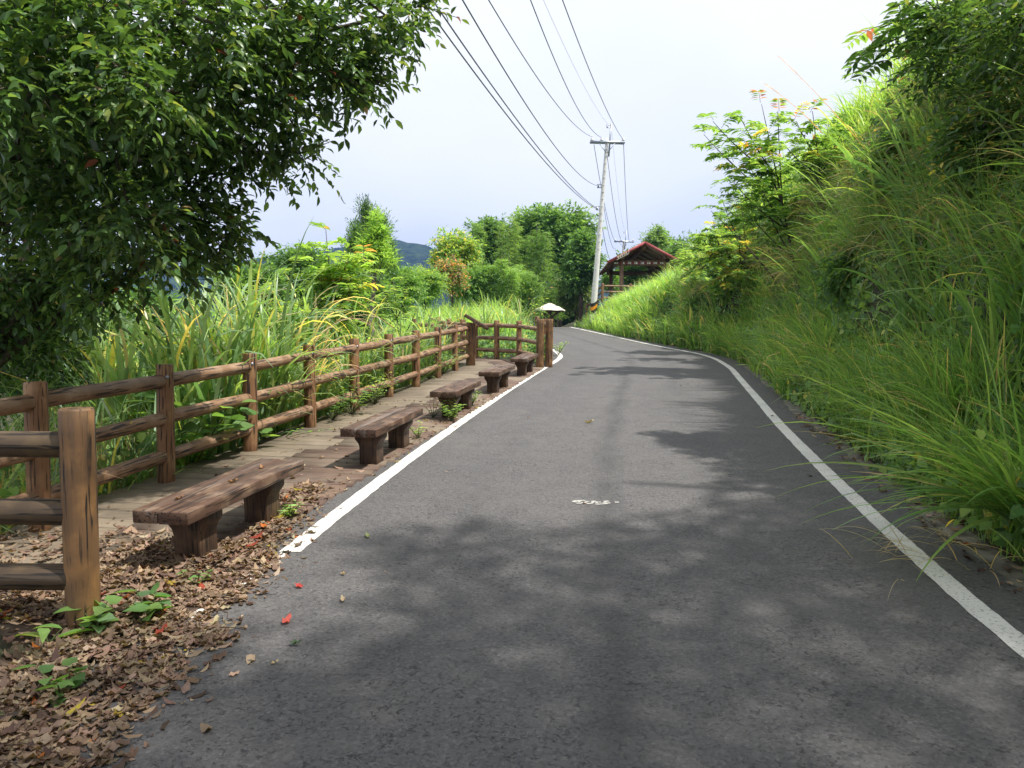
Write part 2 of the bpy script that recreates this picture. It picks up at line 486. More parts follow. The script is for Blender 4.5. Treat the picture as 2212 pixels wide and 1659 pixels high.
def soil_mat():
    m, n, l, b = new_mat('soil')
    geo = n.new('ShaderNodeNewGeometry')
    def noise(s, d):
        z = n.new('ShaderNodeTexNoise'); z.inputs['Scale'].default_value = s; z.inputs['Detail'].default_value = d
        l.new(geo.outputs['Position'], z.inputs['Vector']); return z.outputs[0]
    rp = n.new('ShaderNodeValToRGB')
    c = rp.color_ramp
    c.elements[0].position = 0.32; c.elements[0].color = (0.022, 0.020, 0.012, 1)
    c.elements[1].position = 0.70; c.elements[1].color = (0.075, 0.055, 0.034, 1)
    e = c.elements.new(0.5); e.color = (0.035, 0.042, 0.016, 1)
    l.new(noise(5, 8), rp.inputs[0]); l.new(rp.outputs[0], b.inputs['Base Color'])
    b.inputs['Roughness'].default_value = 0.95
    bp = n.new('ShaderNodeBump'); bp.inputs['Strength'].default_value = 0.8; bp.inputs['Distance'].default_value = 0.05
    l.new(noise(14, 6), bp.inputs['Height']); l.new(bp.outputs[0], b.inputs['Normal'])
    return m
M['soil'] = soil_mat()

def deck_mat():
    m, n, l, b = new_mat('deck_planks')
    a = n.new('ShaderNodeAttribute'); a.attribute_name = 'tint'
    geo = n.new('ShaderNodeNewGeometry')
    mp = n.new('ShaderNodeMapping'); mp.inputs['Scale'].default_value = (0.08, 1, 1); mp.inputs['Rotation'].default_value = (0, 0, R(10))
    l.new(geo.outputs['Position'], mp.inputs[0])
    z = n.new('ShaderNodeTexNoise'); z.inputs['Scale'].default_value = 60; z.inputs['Detail'].default_value = 5
    l.new(mp.outputs[0], z.inputs['Vector'])
    z2 = n.new('ShaderNodeTexNoise'); z2.inputs['Scale'].default_value = 1.6; z2.inputs['Detail'].default_value = 6
    l.new(geo.outputs['Position'], z2.inputs['Vector'])
    r1 = n.new('ShaderNodeMapRange'); r1.inputs[1].default_value = 0.42; r1.inputs[2].default_value = 0.62; r1.inputs[3].default_value = 0.72; r1.inputs[4].default_value = 1.12
    l.new(z.outputs[0], r1.inputs[0])
    m1 = n.new('ShaderNodeMix'); m1.data_type = 'RGBA'; m1.blend_type = 'MULTIPLY'; m1.inputs['Factor'].default_value = 1
    l.new(a.outputs['Color'], m1.inputs['A']); l.new(r1.outputs[0], m1.inputs['B'])
    r2 = n.new('ShaderNodeMapRange'); r2.inputs[1].default_value = 0.46; r2.inputs[2].default_value = 0.62
    l.new(z2.outputs[0], r2.inputs[0])
    m2 = n.new('ShaderNodeMix'); m2.data_type = 'RGBA'
    l.new(r2.outputs[0], m2.inputs['Factor']); l.new(m1.outputs['Result'], m2.inputs['A']); m2.inputs['B'].default_value = (0.20, 0.16, 0.115, 1)
    l.new(m2.outputs['Result'], b.inputs['Base Color'])
    b.inputs['Roughness'].default_value = 0.8
    bp = n.new('ShaderNodeBump'); bp.inputs['Strength'].default_value = 0.5; bp.inputs['Distance'].default_value = 0.004
    l.new(z.outputs[0], bp.inputs['Height']); l.new(bp.outputs[0], b.inputs['Normal'])
    return m
M['deck'] = deck_mat()

# ------------------------------------------------------------------ ground, hills, road
def axis(lo, hi, step, far_lo, far_hi, grow=1.25):
    a = list(np.arange(lo, hi + 1e-6, step))
    s = step
    while a[-1] < far_hi: s *= grow; a.append(a[-1] + s)
    s = step
    while a[0] > far_lo: s *= grow; a.insert(0, a[0] - s)
    return np.array(a)
ax = axis(-9, 13, 0.14, -1900, 1900)
ay = axis(-9, 62, 0.35, -60, 2400)
XX, YY = np.meshgrid(ax, ay, indexing='ij')
ZZ = ground(XX, YY)
nx, ny = len(ax), len(ay)
idx = np.arange(nx * ny).reshape(nx, ny)
F = np.stack([idx[:-1, :-1], idx[1:, :-1], idx[1:, 1:], idx[:-1, 1:]], -1).reshape(-1, 4)
o = mesh_obj('ground', np_mesh('ground', np.stack([XX, YY, ZZ], -1).reshape(-1, 3), F, M['soil'], smooth=True))
tag(o, kind='structure')

def strip(name, ys, left, right, zoff, mat, nlat=2, crown=0.0, uvoff=None):
    ys = np.asarray(ys, float)
    t = np.linspace(0, 1, nlat)
    X = left[:, None] * (1 - t) + right[:, None] * t
    Y = np.repeat(ys[:, None], nlat, 1)
    Z = plane(Y) + zoff + crown * 4 * t * (1 - t)
    V = np.stack([X, Y, Z], -1).reshape(-1, 3)
    i = np.arange(len(ys) * nlat).reshape(len(ys), nlat)
    F = np.stack([i[:-1, :-1], i[:-1, 1:], i[1:, 1:], i[1:, :-1]], -1).reshape(-1, 4)
    uv = np.stack([X - xl(Y), Y], -1).reshape(-1, 2)
    o = mesh_obj(name, np_mesh(name, V, F, mat, smooth=True, uv=uv))
    return tag(o, kind='structure')
ys = np.arange(-9, 78, 0.12)
jl = 0.10 * (vnoise(ys * 1.7, ys * 0, 1) - 0.5) + 0.05 * (vnoise(ys * 7, ys * 0, 2) - 0.5)
jr = 0.16 * (vnoise(ys * 0.9, ys * 0, 5) - 0.5) + 0.05 * (vnoise(ys * 6, ys * 0, 6) - 0.5)
strip('road', ys, xl(ys) - 0.30 + jl, xr(ys) + 0.40 + jr, 0.0, M['asphalt'], 9)
gy = np.arange(-6, 46, 0.2)
strip('gutter', gy, xr(gy) + 0.20, xr(gy) + 0.66 + 0.12 * vnoise(gy, gy * 0, 9), -0.012, M['concrete'], 3)
def painted(name, y0, y1, fx, w=0.14, off=0.0):
    y = np.arange(y0, y1, 0.06)
    c = fx(y) + off
    d = np.gradient(c, y); k = np.sqrt(1 + d * d)
    a = 0.010 * (vnoise(y * 13, y * 0, 21) - 0.5); b_ = 0.010 * (vnoise(y * 13, y * 0, 22) - 0.5)
    return strip(name, y, c - w / 2 * k + a, c + w / 2 * k + b_, 0.004, M['paint'], 2)
painted('road_line', 5.12, 60, xl)
painted('road_line', -6, 60, xr)

# worn scraps of the left line and the worn white strokes on the asphalt
def scrap(pts, z=0.005):
    c = np.array([[*p, float(plane(p[1])) + z] for p in pts])
    return c
mb = MB()
for (px, py, sx, sy) in ((428, 1322, .10, .035), (470, 1302, .05, .02), (545, 1246, .13, .03), (520, 1262, .05, .03), (585, 1216, .10, .03), (605, 1202, .07, .05), (375, 1382, .05, .015), (560, 1232, .05, .02)):
    x, y = on_road(px, py)
    k = 11
    an = np.linspace(0, 2 * np.pi, k, endpoint=False)
    rr = 1 + 0.7 * (rng.random(k) - 0.5)
    px_ = x + np.cos(an) * sx * rr * 0.5 + np.sin(an) * sy * 0.5 * 0.2
    py_ = y + np.sin(an) * sy * rr * 2.2
    mb.add(np.stack([px_, py_, plane(py_) + 0.005], -1), np.arange(k)[None])
tag(mb.obj('road_line', M['paint']), kind='structure')
mb = MB()
def stroke(pts, w=0.012):
    P = np.array([on_road(1188.95 + 0.0875 * a, 1050.7 + 0.0875 * c) for a, c in pts])
    q = [P[0]]
    for a, c in zip(P[:-1], P[1:]):
        for t in np.linspace(0, 1, 5)[1:]: q.append(a + (c - a) * t)
    q = np.array(q)
    T = unit(np.gradient(q, axis=0)); N = np.stack([-T[:, 1], T[:, 0]], -1)
    ww = w * (0.6 + 0.9 * rng.random(len(q)))[:, None]
    L, Rr = q + N * ww, q - N * ww
    V = np.concatenate([L, Rr]); V = np.column_stack([V, plane(V[:, 1]) + 0.005])
    n = len(q); i = np.arange(n - 1)
    mb.add(V, np.stack([i, i + 1, n + i + 1, n + i], -1))
for s in ([(545, 385), (620, 362), (740, 365), (840, 350)], [(545, 385), (680, 402), (740, 375)], [(640, 435), (740, 425), (880, 400), (960, 380)], [(815, 350), (845, 380)],
          [(890, 385), (970, 380)], [(900, 432), (980, 440), (1040, 415), (1085, 368)], [(1035, 372), (1048, 402)], [(1130, 420), (1165, 390)], [(1190, 400), (1255, 402)],
          [(1105, 447), (1200, 450), (1320, 445), (1410, 440)], [(1285, 415), (1440, 426), (1450, 410)], [(1320, 390), (1400, 376), (1450, 374)], [(1590, 400), (1690, 401)]):
    stroke(s)
tag(mb.obj('road_writing', M['faded']), kind='structure')

# far hills: two ridges of a wooded range
def hills():
    cols = np.linspace(-900, 3200, 420)
    ridge = np.interp(cols, [-900, -300, 0, 300, 600, 655, 700, 760, 800, 855, 905, 930, 955, 1050, 1200, 1500, 2212, 3200],
                      [640, 612, 600, 578, 556, 548, 540, 530, 524, 519, 527, 533, 548, 575, 600, 615, 605, 620])
    ridge = ridge + 3.2 * (vnoise(cols / 9, cols * 0, 4) - 0.5) + 2.2 * (vnoise(cols / 3.7, cols * 0, 8) - 0.5)
    D = 1250.0
    crest = np.array([at(c, r, D) for c, r in zip(cols, ridge)])
    rows = []
    for k, t in enumerate(np.linspace(0, 1, 34)):
        base = crest.copy()
        base[:, 1] = D - 620 * t
        base[:, 0] = crest[:, 0] * (base[:, 1] / D)
        n = vnoise(base[:, 0] / 70, base[:, 1] / 60, 2) + 0.5 * vnoise(base[:, 0] / 22, base[:, 1] / 18, 7)
        base[:, 2] = crest[:, 2] * (1 - t) ** 1.25 - 36 * t + (n - 0.75) * 44 * np.sin(np.pi * t) * (t > 0)
        rows.append(base)
    back = crest.copy(); back[:, 1] = D + 500; back[:, 2] = -30
    rows = [back] + rows
    V = np.concatenate(rows); n, k = len(cols), len(rows)
    i = np.arange(n * k).reshape(k, n)
    F = np.stack([i[:-1, :-1], i[:-1, 1:], i[1:, 1:], i[1:, :-1]], -1).reshape(-1, 4)
    m, nn, l, b = new_mat('wooded_hills')
    geo = nn.new('ShaderNodeNewGeometry'); z = nn.new('ShaderNodeTexNoise'); z.inputs['Scale'].default_value = 0.07; z.inputs['Detail'].default_value = 7
    l.new(geo.outputs['Position'], z.inputs['Vector'])
    rp = nn.new('ShaderNodeValToRGB'); rp.color_ramp.elements[0].position = .38; rp.color_ramp.elements[1].position = .66
    rp.color_ramp.elements[0].color = (0.010, 0.022, 0.014, 1); rp.color_ramp.elements[1].color = (0.035, 0.06, 0.022, 1)
    l.new(z.outputs[0], rp.inputs[0]); l.new(rp.outputs[0], b.inputs['Base Color']); b.inputs['Roughness'].default_value = 1
    b.inputs['Specular IOR Level'].default_value = 0.05
    bp = nn.new('ShaderNodeBump'); bp.inputs['Strength'].default_value = 1; bp.inputs['Distance'].default_value = 8
    l.new(z.outputs[0], bp.inputs['Height']); l.new(bp.outputs[0], b.inputs['Normal'])
    return tag(mesh_obj('hills', np_mesh('hills', V, F, m, smooth=True)), kind='structure')
hills()

def haze():
    mb = MB(); mb.box((0, 950, 115), (4200, 2300, 320))
    m = bpy.data.materials.new('haze_air'); m.use_nodes = True
    n, l = m.node_tree.nodes, m.node_tree.links
    n.remove(n['Principled BSDF'])
    v = n.new('ShaderNodeVolumePrincipled')
    v.inputs['Color'].default_value = (0.24, 0.42, 1.0, 1)
    v.inputs['Density'].default_value = 0.00022
    v.inputs['Anisotropy'].default_value = 0.2
    l.new(v.outputs[0], n['Material Output'].inputs['Volume'])
    o = mb.obj('haze', m)
    tag(o, kind='stuff')
haze()

# ------------------------------------------------------------------ boardwalk
BENCH_LINE = lambda y: -1.94 + 0.1874 * (np.asarray(y) - 4.59)
def boardwalk():
    mb = MB()
    y = 3.9
    right2 = [(19.1, 0.70), (21.2, 0.19), (21.7, -0.43), (22.0, -1.05), (22.6, -1.46), (23.9, -1.95), (25.5, -2.4)]
    left2 = [(19.7, -1.25), (20.5, -1.9), (23, -2.9), (25.5, -3.3)]
    k = 0
    while y < 25.2:
        w = 0.215
        ym = y + w / 2
        xa = float(xf(ym)) - 0.06 if ym < 19.7 else float(interp(ym, left2))
        xb = float(BENCH_LINE(ym)) + 0.03 if ym < 19.1 else float(interp(ym, right2))
        xb += 0.03 * (rng.random() - 0.5)
        sk = -0.16           # planks run square to the walk, which bears a little to the right
        zt = 0.022 + 0.004 * rng.random()
        # two boards meet along the walk, outer ones paler with lichen
        xm = xa + (xb - xa) * (0.42 + 0.1 * ((k // 3) % 2))
        for (p, q, outer) in ((xa, xm - 0.003, True), (xm + 0.003, xb, False)):
            V = []
            for (dz) in (-0.09, zt - 0.004, zt):
                ins = 0.004 if dz == zt else 0.0
                for (xx, yb) in ((p, y + 0.004 + ins), (q, y + 0.004 + ins), (q, y + w - 0.004 - ins), (p, y + w - 0.004 - ins)):
                    yq = yb + sk * (xx - xb)
                    V.append([xx, yq, float(plane(yq)) + dz])
            F = [[0, 1, 5, 4], [1, 2, 6, 5], [2, 3, 7, 6], [3, 0, 4, 7], [4, 5, 9, 8], [5, 6, 10, 9], [6, 7, 11, 10], [7, 4, 8, 11], [8, 9, 10, 11]]
            g = rng.random()
            if outer: t = np.array([0.17, 0.135, 0.095]) * (0.8 + 0.4 * g)
            else: t = np.array([0.125, 0.078, 0.06]) * (0.8 + 0.4 * g) + np.array([0.03, 0.02, 0.01]) * rng.random()
            mb.add(np.array(V), np.array(F), t)
        y += w; k += 1
    # edge beam at the near end, a low step above the soil
    mb.box((-3.3, 3.98, float(plane(3.9)) - 0.065), (2.3, 0.12, 0.16), tint=np.array([0.12, 0.07, 0.05]))
    # side beam under the outer edge
    for a, c in zip(XF[2:12], XF[3:13]):
        p, q = np.array([a[1] + 0.0, a[0], float(plane(a[0])) - 0.16]), np.array([c[1], c[0], float(plane(c[0])) - 0.16])
        V, F = tube([p, q], 0.09, 4); mb.add(V, F, np.array([0.07, 0.05, 0.04]))
    tag(mb.obj('boardwalk', M['deck'], tint=True), kind='structure')
boardwalk()

# ------------------------------------------------------------------ rail fences
def log_mesh(name, length, r, mat, sides=20, rings=10, taper=0.0, seed=0):
    rg = np.random.default_rng(seed)
    zs = np.linspace(0, length, rings)
    an = np.linspace(0, 2 * np.pi, sides, endpoint=False)
    ph = rg.random(4) * 6.28
    V = []
    bev = [(0.0, 0.90), (min(0.012, length * 0.1), 1.0)]
    prof = [(0.0, 0.91), (0.012, 1.0)] + [(z, 1.0) for z in zs[1:-1]] + [(length - 0.012, 1.0), (length, 0.91)]
    for z, k in prof:
        rad = r * k * (1 + 0.025 * np.sin(3 * an + ph[0] + z * 1.3) + 0.018 * np.sin(5 * an + ph[1] - z * 2.1) + 0.02 * np.sin(z * 4 + ph[2])) * (1 - taper * z / length)
        V.append(np.stack([rad * np.cos(an), rad * np.sin(an), np.full(sides, z)], -1))
    V = np.concatenate(V); n = len(prof)
    F = []
    for i in range(n - 1):
        j = np.arange(sides); k = (j + 1) % sides
        F.append(np.stack([i * sides + j, i * sides + k, (i + 1) * sides + k, (i + 1) * sides + j], -1))
    F = np.concatenate(F)
    caps = np.array([np.arange(sides)[::-1], np.arange((n - 1) * sides, n * sides)])
    me = np_mesh(name, V, [F, caps], mat)
    sm = np.ones(len(me.polygons), dtype=bool); sm[-2:] = False
    me.polygons.foreach_set('use_smooth', sm)
    return me

POSTS = [log_mesh('post', 1.12, 0.077, M['post'], seed=k) for k in range(4)]
POSTS_OLD = [log_mesh('post', 1.16, 0.083, M['post_old'], seed=9)]
THICK = [log_mesh('post', 1.22, 0.095, M['post_old'], seed=k + 20) for k in range(2)]
RAIL_Z = (0.25, 0.595, 0.945)
def put(o, parent, p, q=None):
    """place a part at world point p (its thing has no rotation); q = aim point for its local z"""
    o.parent = parent
    o.location = Vector(p) - parent.location
    if q is not None:
        o.rotation_mode = 'QUATERNION'
        o.rotation_quaternion = (Vector(q) - Vector(p)).to_track_quat('Z', 'Y')
    return o
def rail_fence(pts, label, posts=None, rail_mat='rail', skip_rails=(), r=0.062, zs=RAIL_Z, base=None, skip_post=(), name='rail_fence', pmesh=None, ph=None):
    zf = base or (lambda x, y: float(plane(y)) + 0.015)
    p0 = pts[0]
    root = empty(name, (p0[0], p0[1], zf(*p0)), label, 'fence')
    for i, (x, y) in enumerate(pts):
        if i in skip_post: continue
        me = (pmesh[i] if isinstance(pmesh, dict) and i in pmesh else random.choice(posts or POSTS))
        o = mesh_obj('post', me)
        put(o, root, (x, y, zf(x, y) - 0.03))
        o.rotation_euler = (random.uniform(-.012, .012), random.uniform(-.012, .012), random.uniform(0, 6.28))
    for i, (a, c) in enumerate(zip(pts[:-1], pts[1:])):
        if i in skip_rails: continue
        for z in zs:
            A = Vector((a[0], a[1], zf(*a) + z + random.uniform(-.008, .008)))
            B = Vector((c[0], c[1], zf(*c) + z + random.uniform(-.008, .008)))
            d = (B - A).normalized()
            A2, B2 = A + d * 0.035, B - d * 0.035
            o = mesh_obj('rail', log_mesh('rail', (B2 - A2).length, r * random.uniform(.95, 1.05), M[rail_mat], 16, 8, seed=random.randint(0, 9999)))
            put(o, root, A2, B2)
    return root
FR = rail_fence(FENCE, 'long brown three rail log fence running along the boardwalk behind the five benches', skip_post=(0,))
for (x, y) in FENCE[1:7]:
    p = np.array([x, y, float(plane(y)) + .99]) - np.array(FR.location)
    d = unit(np.array([0.75, -0.66, 0.0]))
    mb = MB()
    V, F = tube([p + d * 0.070, p + d * 0.084], [0.017, 0.015], 10); mb.add(V, F)
    mb.obj('bolt', M['steel'], FR, smooth=False)
rail_fence([(-2.23, 3.93), (-3.78, 3.95)], 'short weathered log fence with a thick scarred post at the near end of the boardwalk', posts=POSTS_OLD, rail_mat='rail_old', r=0.066)
rail_fence([(-1.1, 19.71), (-1.77, 20.5), (-2.9, 23.2)], 'short log fence turning left beyond the slanted board into the grass', skip_post=(0,))
rail_fence([(0.69, 19.08), (0.19, 21.19), (-0.43, 21.68), (-1.05, 22.02), (-1.46, 22.7), (-1.95, 23.9), (-2.45, 25.6), (-3.2, 30)],
           'log fence across the far end of the boardwalk, ending in thick posts by the road', pmesh={0: THICK[0]}, r=0.056)
rail_fence([(0.93, 19.32), (1.02, 20.9), (1.0, 23.2), (0.86, 26.5)], 'cracked thick post and log fence at the bend, standing right beside the road line', pmesh={0: THICK[1]}, r=0.05)

# ------------------------------------------------------------------ benches
def bench():
    root = empty('bench', (0, 0, 0), '', 'bench', 'low brown benches along the boardwalk edge')
    L, W, Hs, T = 1.56, 0.375, 0.405, 0.082
    for k, (x0, x1) in enumerate(((0, 0.168), (0.172, 0.375))):
        mb = MB()
        mb.box(((x0 + x1) / 2 - W / 2, L / 2, Hs - T / 2 - 0.002 * k), (x1 - x0, L, T))
        o = bevel(mb.obj('seat_plank', M['seat'], root), 0.008)
    prof = [(0.142, 0.325), (0.142, 0.262), (0.128, 0.24), (0.106, 0.215), (0.096, 0.185), (0.093, 0.15), (0.095, -0.03)]
    prof = np.array(prof + [(-x, z) for x, z in prof[::-1]])
    n = len(prof)
    for y0 in (0.25, L - 0.25 - 0.20):
        V = np.concatenate([np.column_stack([prof[:, 0], np.full(n, y), prof[:, 1]]) for y in (y0, y0 + 0.20)])
        j = np.arange(n); k = (j + 1) % n
        F = np.stack([j, k, n + k, n + j], -1)
        mb = MB(); mb.add(V, [F, np.array([np.arange(n)[::-1], np.arange(n, 2 * n)])])
        bevel(mb.obj('leg', M['leg'], root), 0.007)
    return root
B0 = bench()
BENCHES = [(-1.94, 4.58, 'nearest low wooden bench with fallen leaves on its dark plank seat'),
           (-1.33, 7.52, 'second low bench from the scarred post, with a small weed at its far leg'),
           (-0.77, 10.6, 'middle low bench with bright green weeds growing round its legs'),
           (-0.22, 13.5, 'fourth low bench along the boardwalk, standing just before the farthest one'),
           (0.34, 16.6, 'farthest small bench, close against the thick fence posts at the bend')]
for i, (x, y, lab) in enumerate(BENCHES):
    o = B0 if i == 0 else copy_tree(B0)
    rz = -math.atan(0.187)
    o.rotation_euler = (math.atan(SLOPE) * 0.98, 0, rz)
    c, s_ = math.cos(rz), math.sin(rz)
    o.location = (x - c * 0.1875, y - s_ * 0.1875, float(plane(y)) + 0.022)
    o['label'] = lab

# slanted reading board on a post at the end of the near fence
def reading_board():
    x, y = -1.02, 19.55
    z = float(plane(y))
    root = empty('reading_board', (x, y, z), 'slanted brown reading board on a square post at the fence end', 'information board')
    mb = MB(); mb.box((0, 0, 0.53), (0.17, 0.17, 1.12))
    bevel(mb.obj('post', M['post'], root), 0.01)
    a = R(31)
    Mx = Matrix.Rotation(a, 3, 'Y')
    mb = MB(); mb.box((0.12, 0.1, 1.12), (0.66, 0.80, 0.085), Mx)
    bevel(mb.obj('panel', M['seat'], root), 0.008)
    mb = MB(); mb.box((0.145, 0.1, 1.168), (0.54, 0.66, 0.008), Mx)
    mb.obj('plate', M['roof'], root)
reading_board()

# ------------------------------------------------------------------ utility poles and wires
PB = at(1283, 655, 44.0); PT = at(1311.5, 299, 44.0)
def utility_pole(base, top, s, label, near=True):
    root = empty('utility_pole', base, label, 'utility pole', 'utility poles beside the road')
    b, t = np.zeros(3), np.array(top) - np.array(base)
    ax_ = t / np.linalg.norm(t)
    ts = np.linspace(-0.12, 1, 14)
    V, F = tube([b + t * k for k in ts], [0.175 * (1 - k) + 0.085 * k if k > 0 else 0.18 for k in ts], 18)
    mb = MB(); mb.add(V, F); mb.obj('shaft', M['pole'], root, smooth=True)
    c = b + t * 0.975
    for dy in (-0.12, 0.12):
        mb = MB(); mb.box(c + np.array([0.03, dy, 0]), (1.95, 0.075, 0.10), Matrix.Rotation(R(1.5), 3, 'Y'))
        mb.obj('crossarm', M['steel'], root)
    for sx in (-1, 1):
        V, F = tube([c + np.array([sx * 0.45, -0.13, -0.06]), c + np.array([sx * 0.02 - .01, -0.14, -0.62])], 0.024, 6)
        mb = MB(); mb.add(V, F); mb.obj('brace', M['steel'], root)
    for dx in (-0.84, -0.29, 0.92):
        prof = [(0.0, 0.03), (0.06, 0.03), (0.07, 0.085), (0.12, 0.09), (0.14, 0.055), (0.17, 0.07), (0.21, 0.06), (0.23, 0.03)]
        V, F = tube([c + np.array([dx, 0, 0.05 + z]) for z, r in prof], [r for z, r in prof], 12)
        mb = MB(); mb.add(V, F); mb.obj('insulator', M['white'], root, smooth=True)
    V, F = tube([c + np.array([0.12, 0.1, -0.75]), c + np.array([0.26, 0.1, 1.08])], 0.05, 8)
    mb = MB(); mb.add(V, F); mb.obj('mast', M['steel'], root)
    e = c + np.array([0.25, 0.1, 0.92])
    mb = MB()
    for dz in (-0.07, 0.07): mb.box(e + np.array([-0.14, 0, dz]), (0.26, 0.04, 0.03))
    mb.box(e + np.array([-0.22, 0, 0]), (0.05, 0.05, 0.12)); mb.obj('bracket', M['steel'], root)
    if near:
        for py in (402, 450):
            p = at(1297 if py == 402 else 1294, py, 44.0) - np.array(base)
            mb = MB()
            for dz in (-0.09, 0.09): mb.box(p + np.array([-0.02, 0, dz]), (0.34, 0.05, 0.035))
            mb.box(p + np.array([-0.12, 0, 0]), (0.09, 0.09, 0.14)); mb.obj('bracket', M['steel'], root)
        for k in range(15):
            p = b + t * (0.33 + 0.60 * k / 14)
            V, F = tube([p + np.array([0.0, -0.10, 0]), p + np.array([0.03, -0.19, 0])], 0.022, 6)
            mb = MB(); mb.add(V, F); mb.box(p + np.array([-0.035, -0.14, 0]), (0.06, 0.03, 0.03)); mb.obj('step_bolt', M['steel'], root)
        # warning bands round the foot: slanted black and orange
        for k in range(3):
            lo = -0.052 + 0.022 * k
            an = np.linspace(0, 2 * np.pi, 19)
            V = []
            for (z0) in (lo, lo + 0.022):
                for a_ in an:
                    kk = z0 + 0.016 * math.cos(a_ - 0.8)
                    V.append(b + t * kk + 0.19 * np.array([math.cos(a_), math.sin(a_), 0]))
            n = len(an); j = np.arange(n - 1)
            mb = MB(); mb.add(np.array(V), np.stack([j, j + 1, n + j + 1, n + j], -1))
            mb.obj('warning_band', M['orange' if k % 2 else 'black'], root, smooth=True)
    return root
utility_pole(tuple(PB), tuple(PT), 1, 'tall pale concrete utility pole with orange and black foot, leaning right')
FB = at(1340, 640, 77.0); FT = at(1347.5, 519, 77.0)
utility_pole(tuple(FB), tuple(FT), 1, 'distant utility pole whose crossarm shows above the red pavilion roof', near=False)

def wire(A, B, sag, label, r=0.014, name='power_line'):
    t = np.linspace(0, 1, 60)
    p = np.array(A) + (np.array(B) - np.array(A)) * t[:, None]
    p[:, 2] -= 4 * sag * t * (1 - t)
    V, F = tube(p, r, 5)
    mb = MB(); mb.add(V, F)
    o = mb.obj(name, M['wire'], smooth=True)
    tag(o, label, 'power line', 'wires strung to the tall utility pole')
E_ = lambda px, py: at(px, py, 44.0)
wire((-4.79, -6, 8.82), E_(1280, 296), 1.81, 'wire running to the left insulator of the near crossarm')
wire((-4.05, -6, 11.47), E_(1300, 297), 2.56, 'wire running to the middle insulator beside the near pole top')
wire((-3.81, -6, 9.33), E_(1345, 300), 1.29, 'wire running to the right insulator, crossing the steel mast')
wire((-4.53, -6, 10.3), E_(1313, 268), 1.47, 'very thin wire running to the top of the steel mast', 0.005)
wire((-4.35, -6, 8.07), E_(1294, 402), 1.75, 'wire running to the upper side bracket halfway up the near pole')
wire((-5.35, -6, 8.46), E_(1290, 450), 1.26, 'upper cable of the close pair running to the lower side bracket', 0.016)
wire((-5.52, -6, 8.36), E_(1290, 450) - np.array([0, 0, .05]), 1.30, 'lower cable of the close pair running to the lower side bracket', 0.016)
Fp = lambda px, py: at(px, py, 77.0)
wire(E_(1283, 312), Fp(1331, 525), 1.0, 'wire from the left crossarm end to the distant pole, passing behind the shaft', 0.018)
wire(E_(1309, 312), Fp(1344, 522), 1.1, 'wire from the near crossarm down to the middle of the distant pole', 0.018)
wire(E_(1347, 312), Fp(1359, 522), 0.9, 'wire from the right crossarm end straight down to the distant pole', 0.018)
wire(E_(1320, 270), Fp(1352, 503), 1.2, 'faint thin wire between the mast tops of both poles', 0.006)
wire(E_(1298, 402), Fp(1331, 536), 1.2, 'wire from the upper side bracket onward to the distant pole', 0.016)
wire(E_(1295, 450), Fp(1326, 560), 1.2, 'cable from the lower side bracket onward behind the pavilion roof', 0.020)

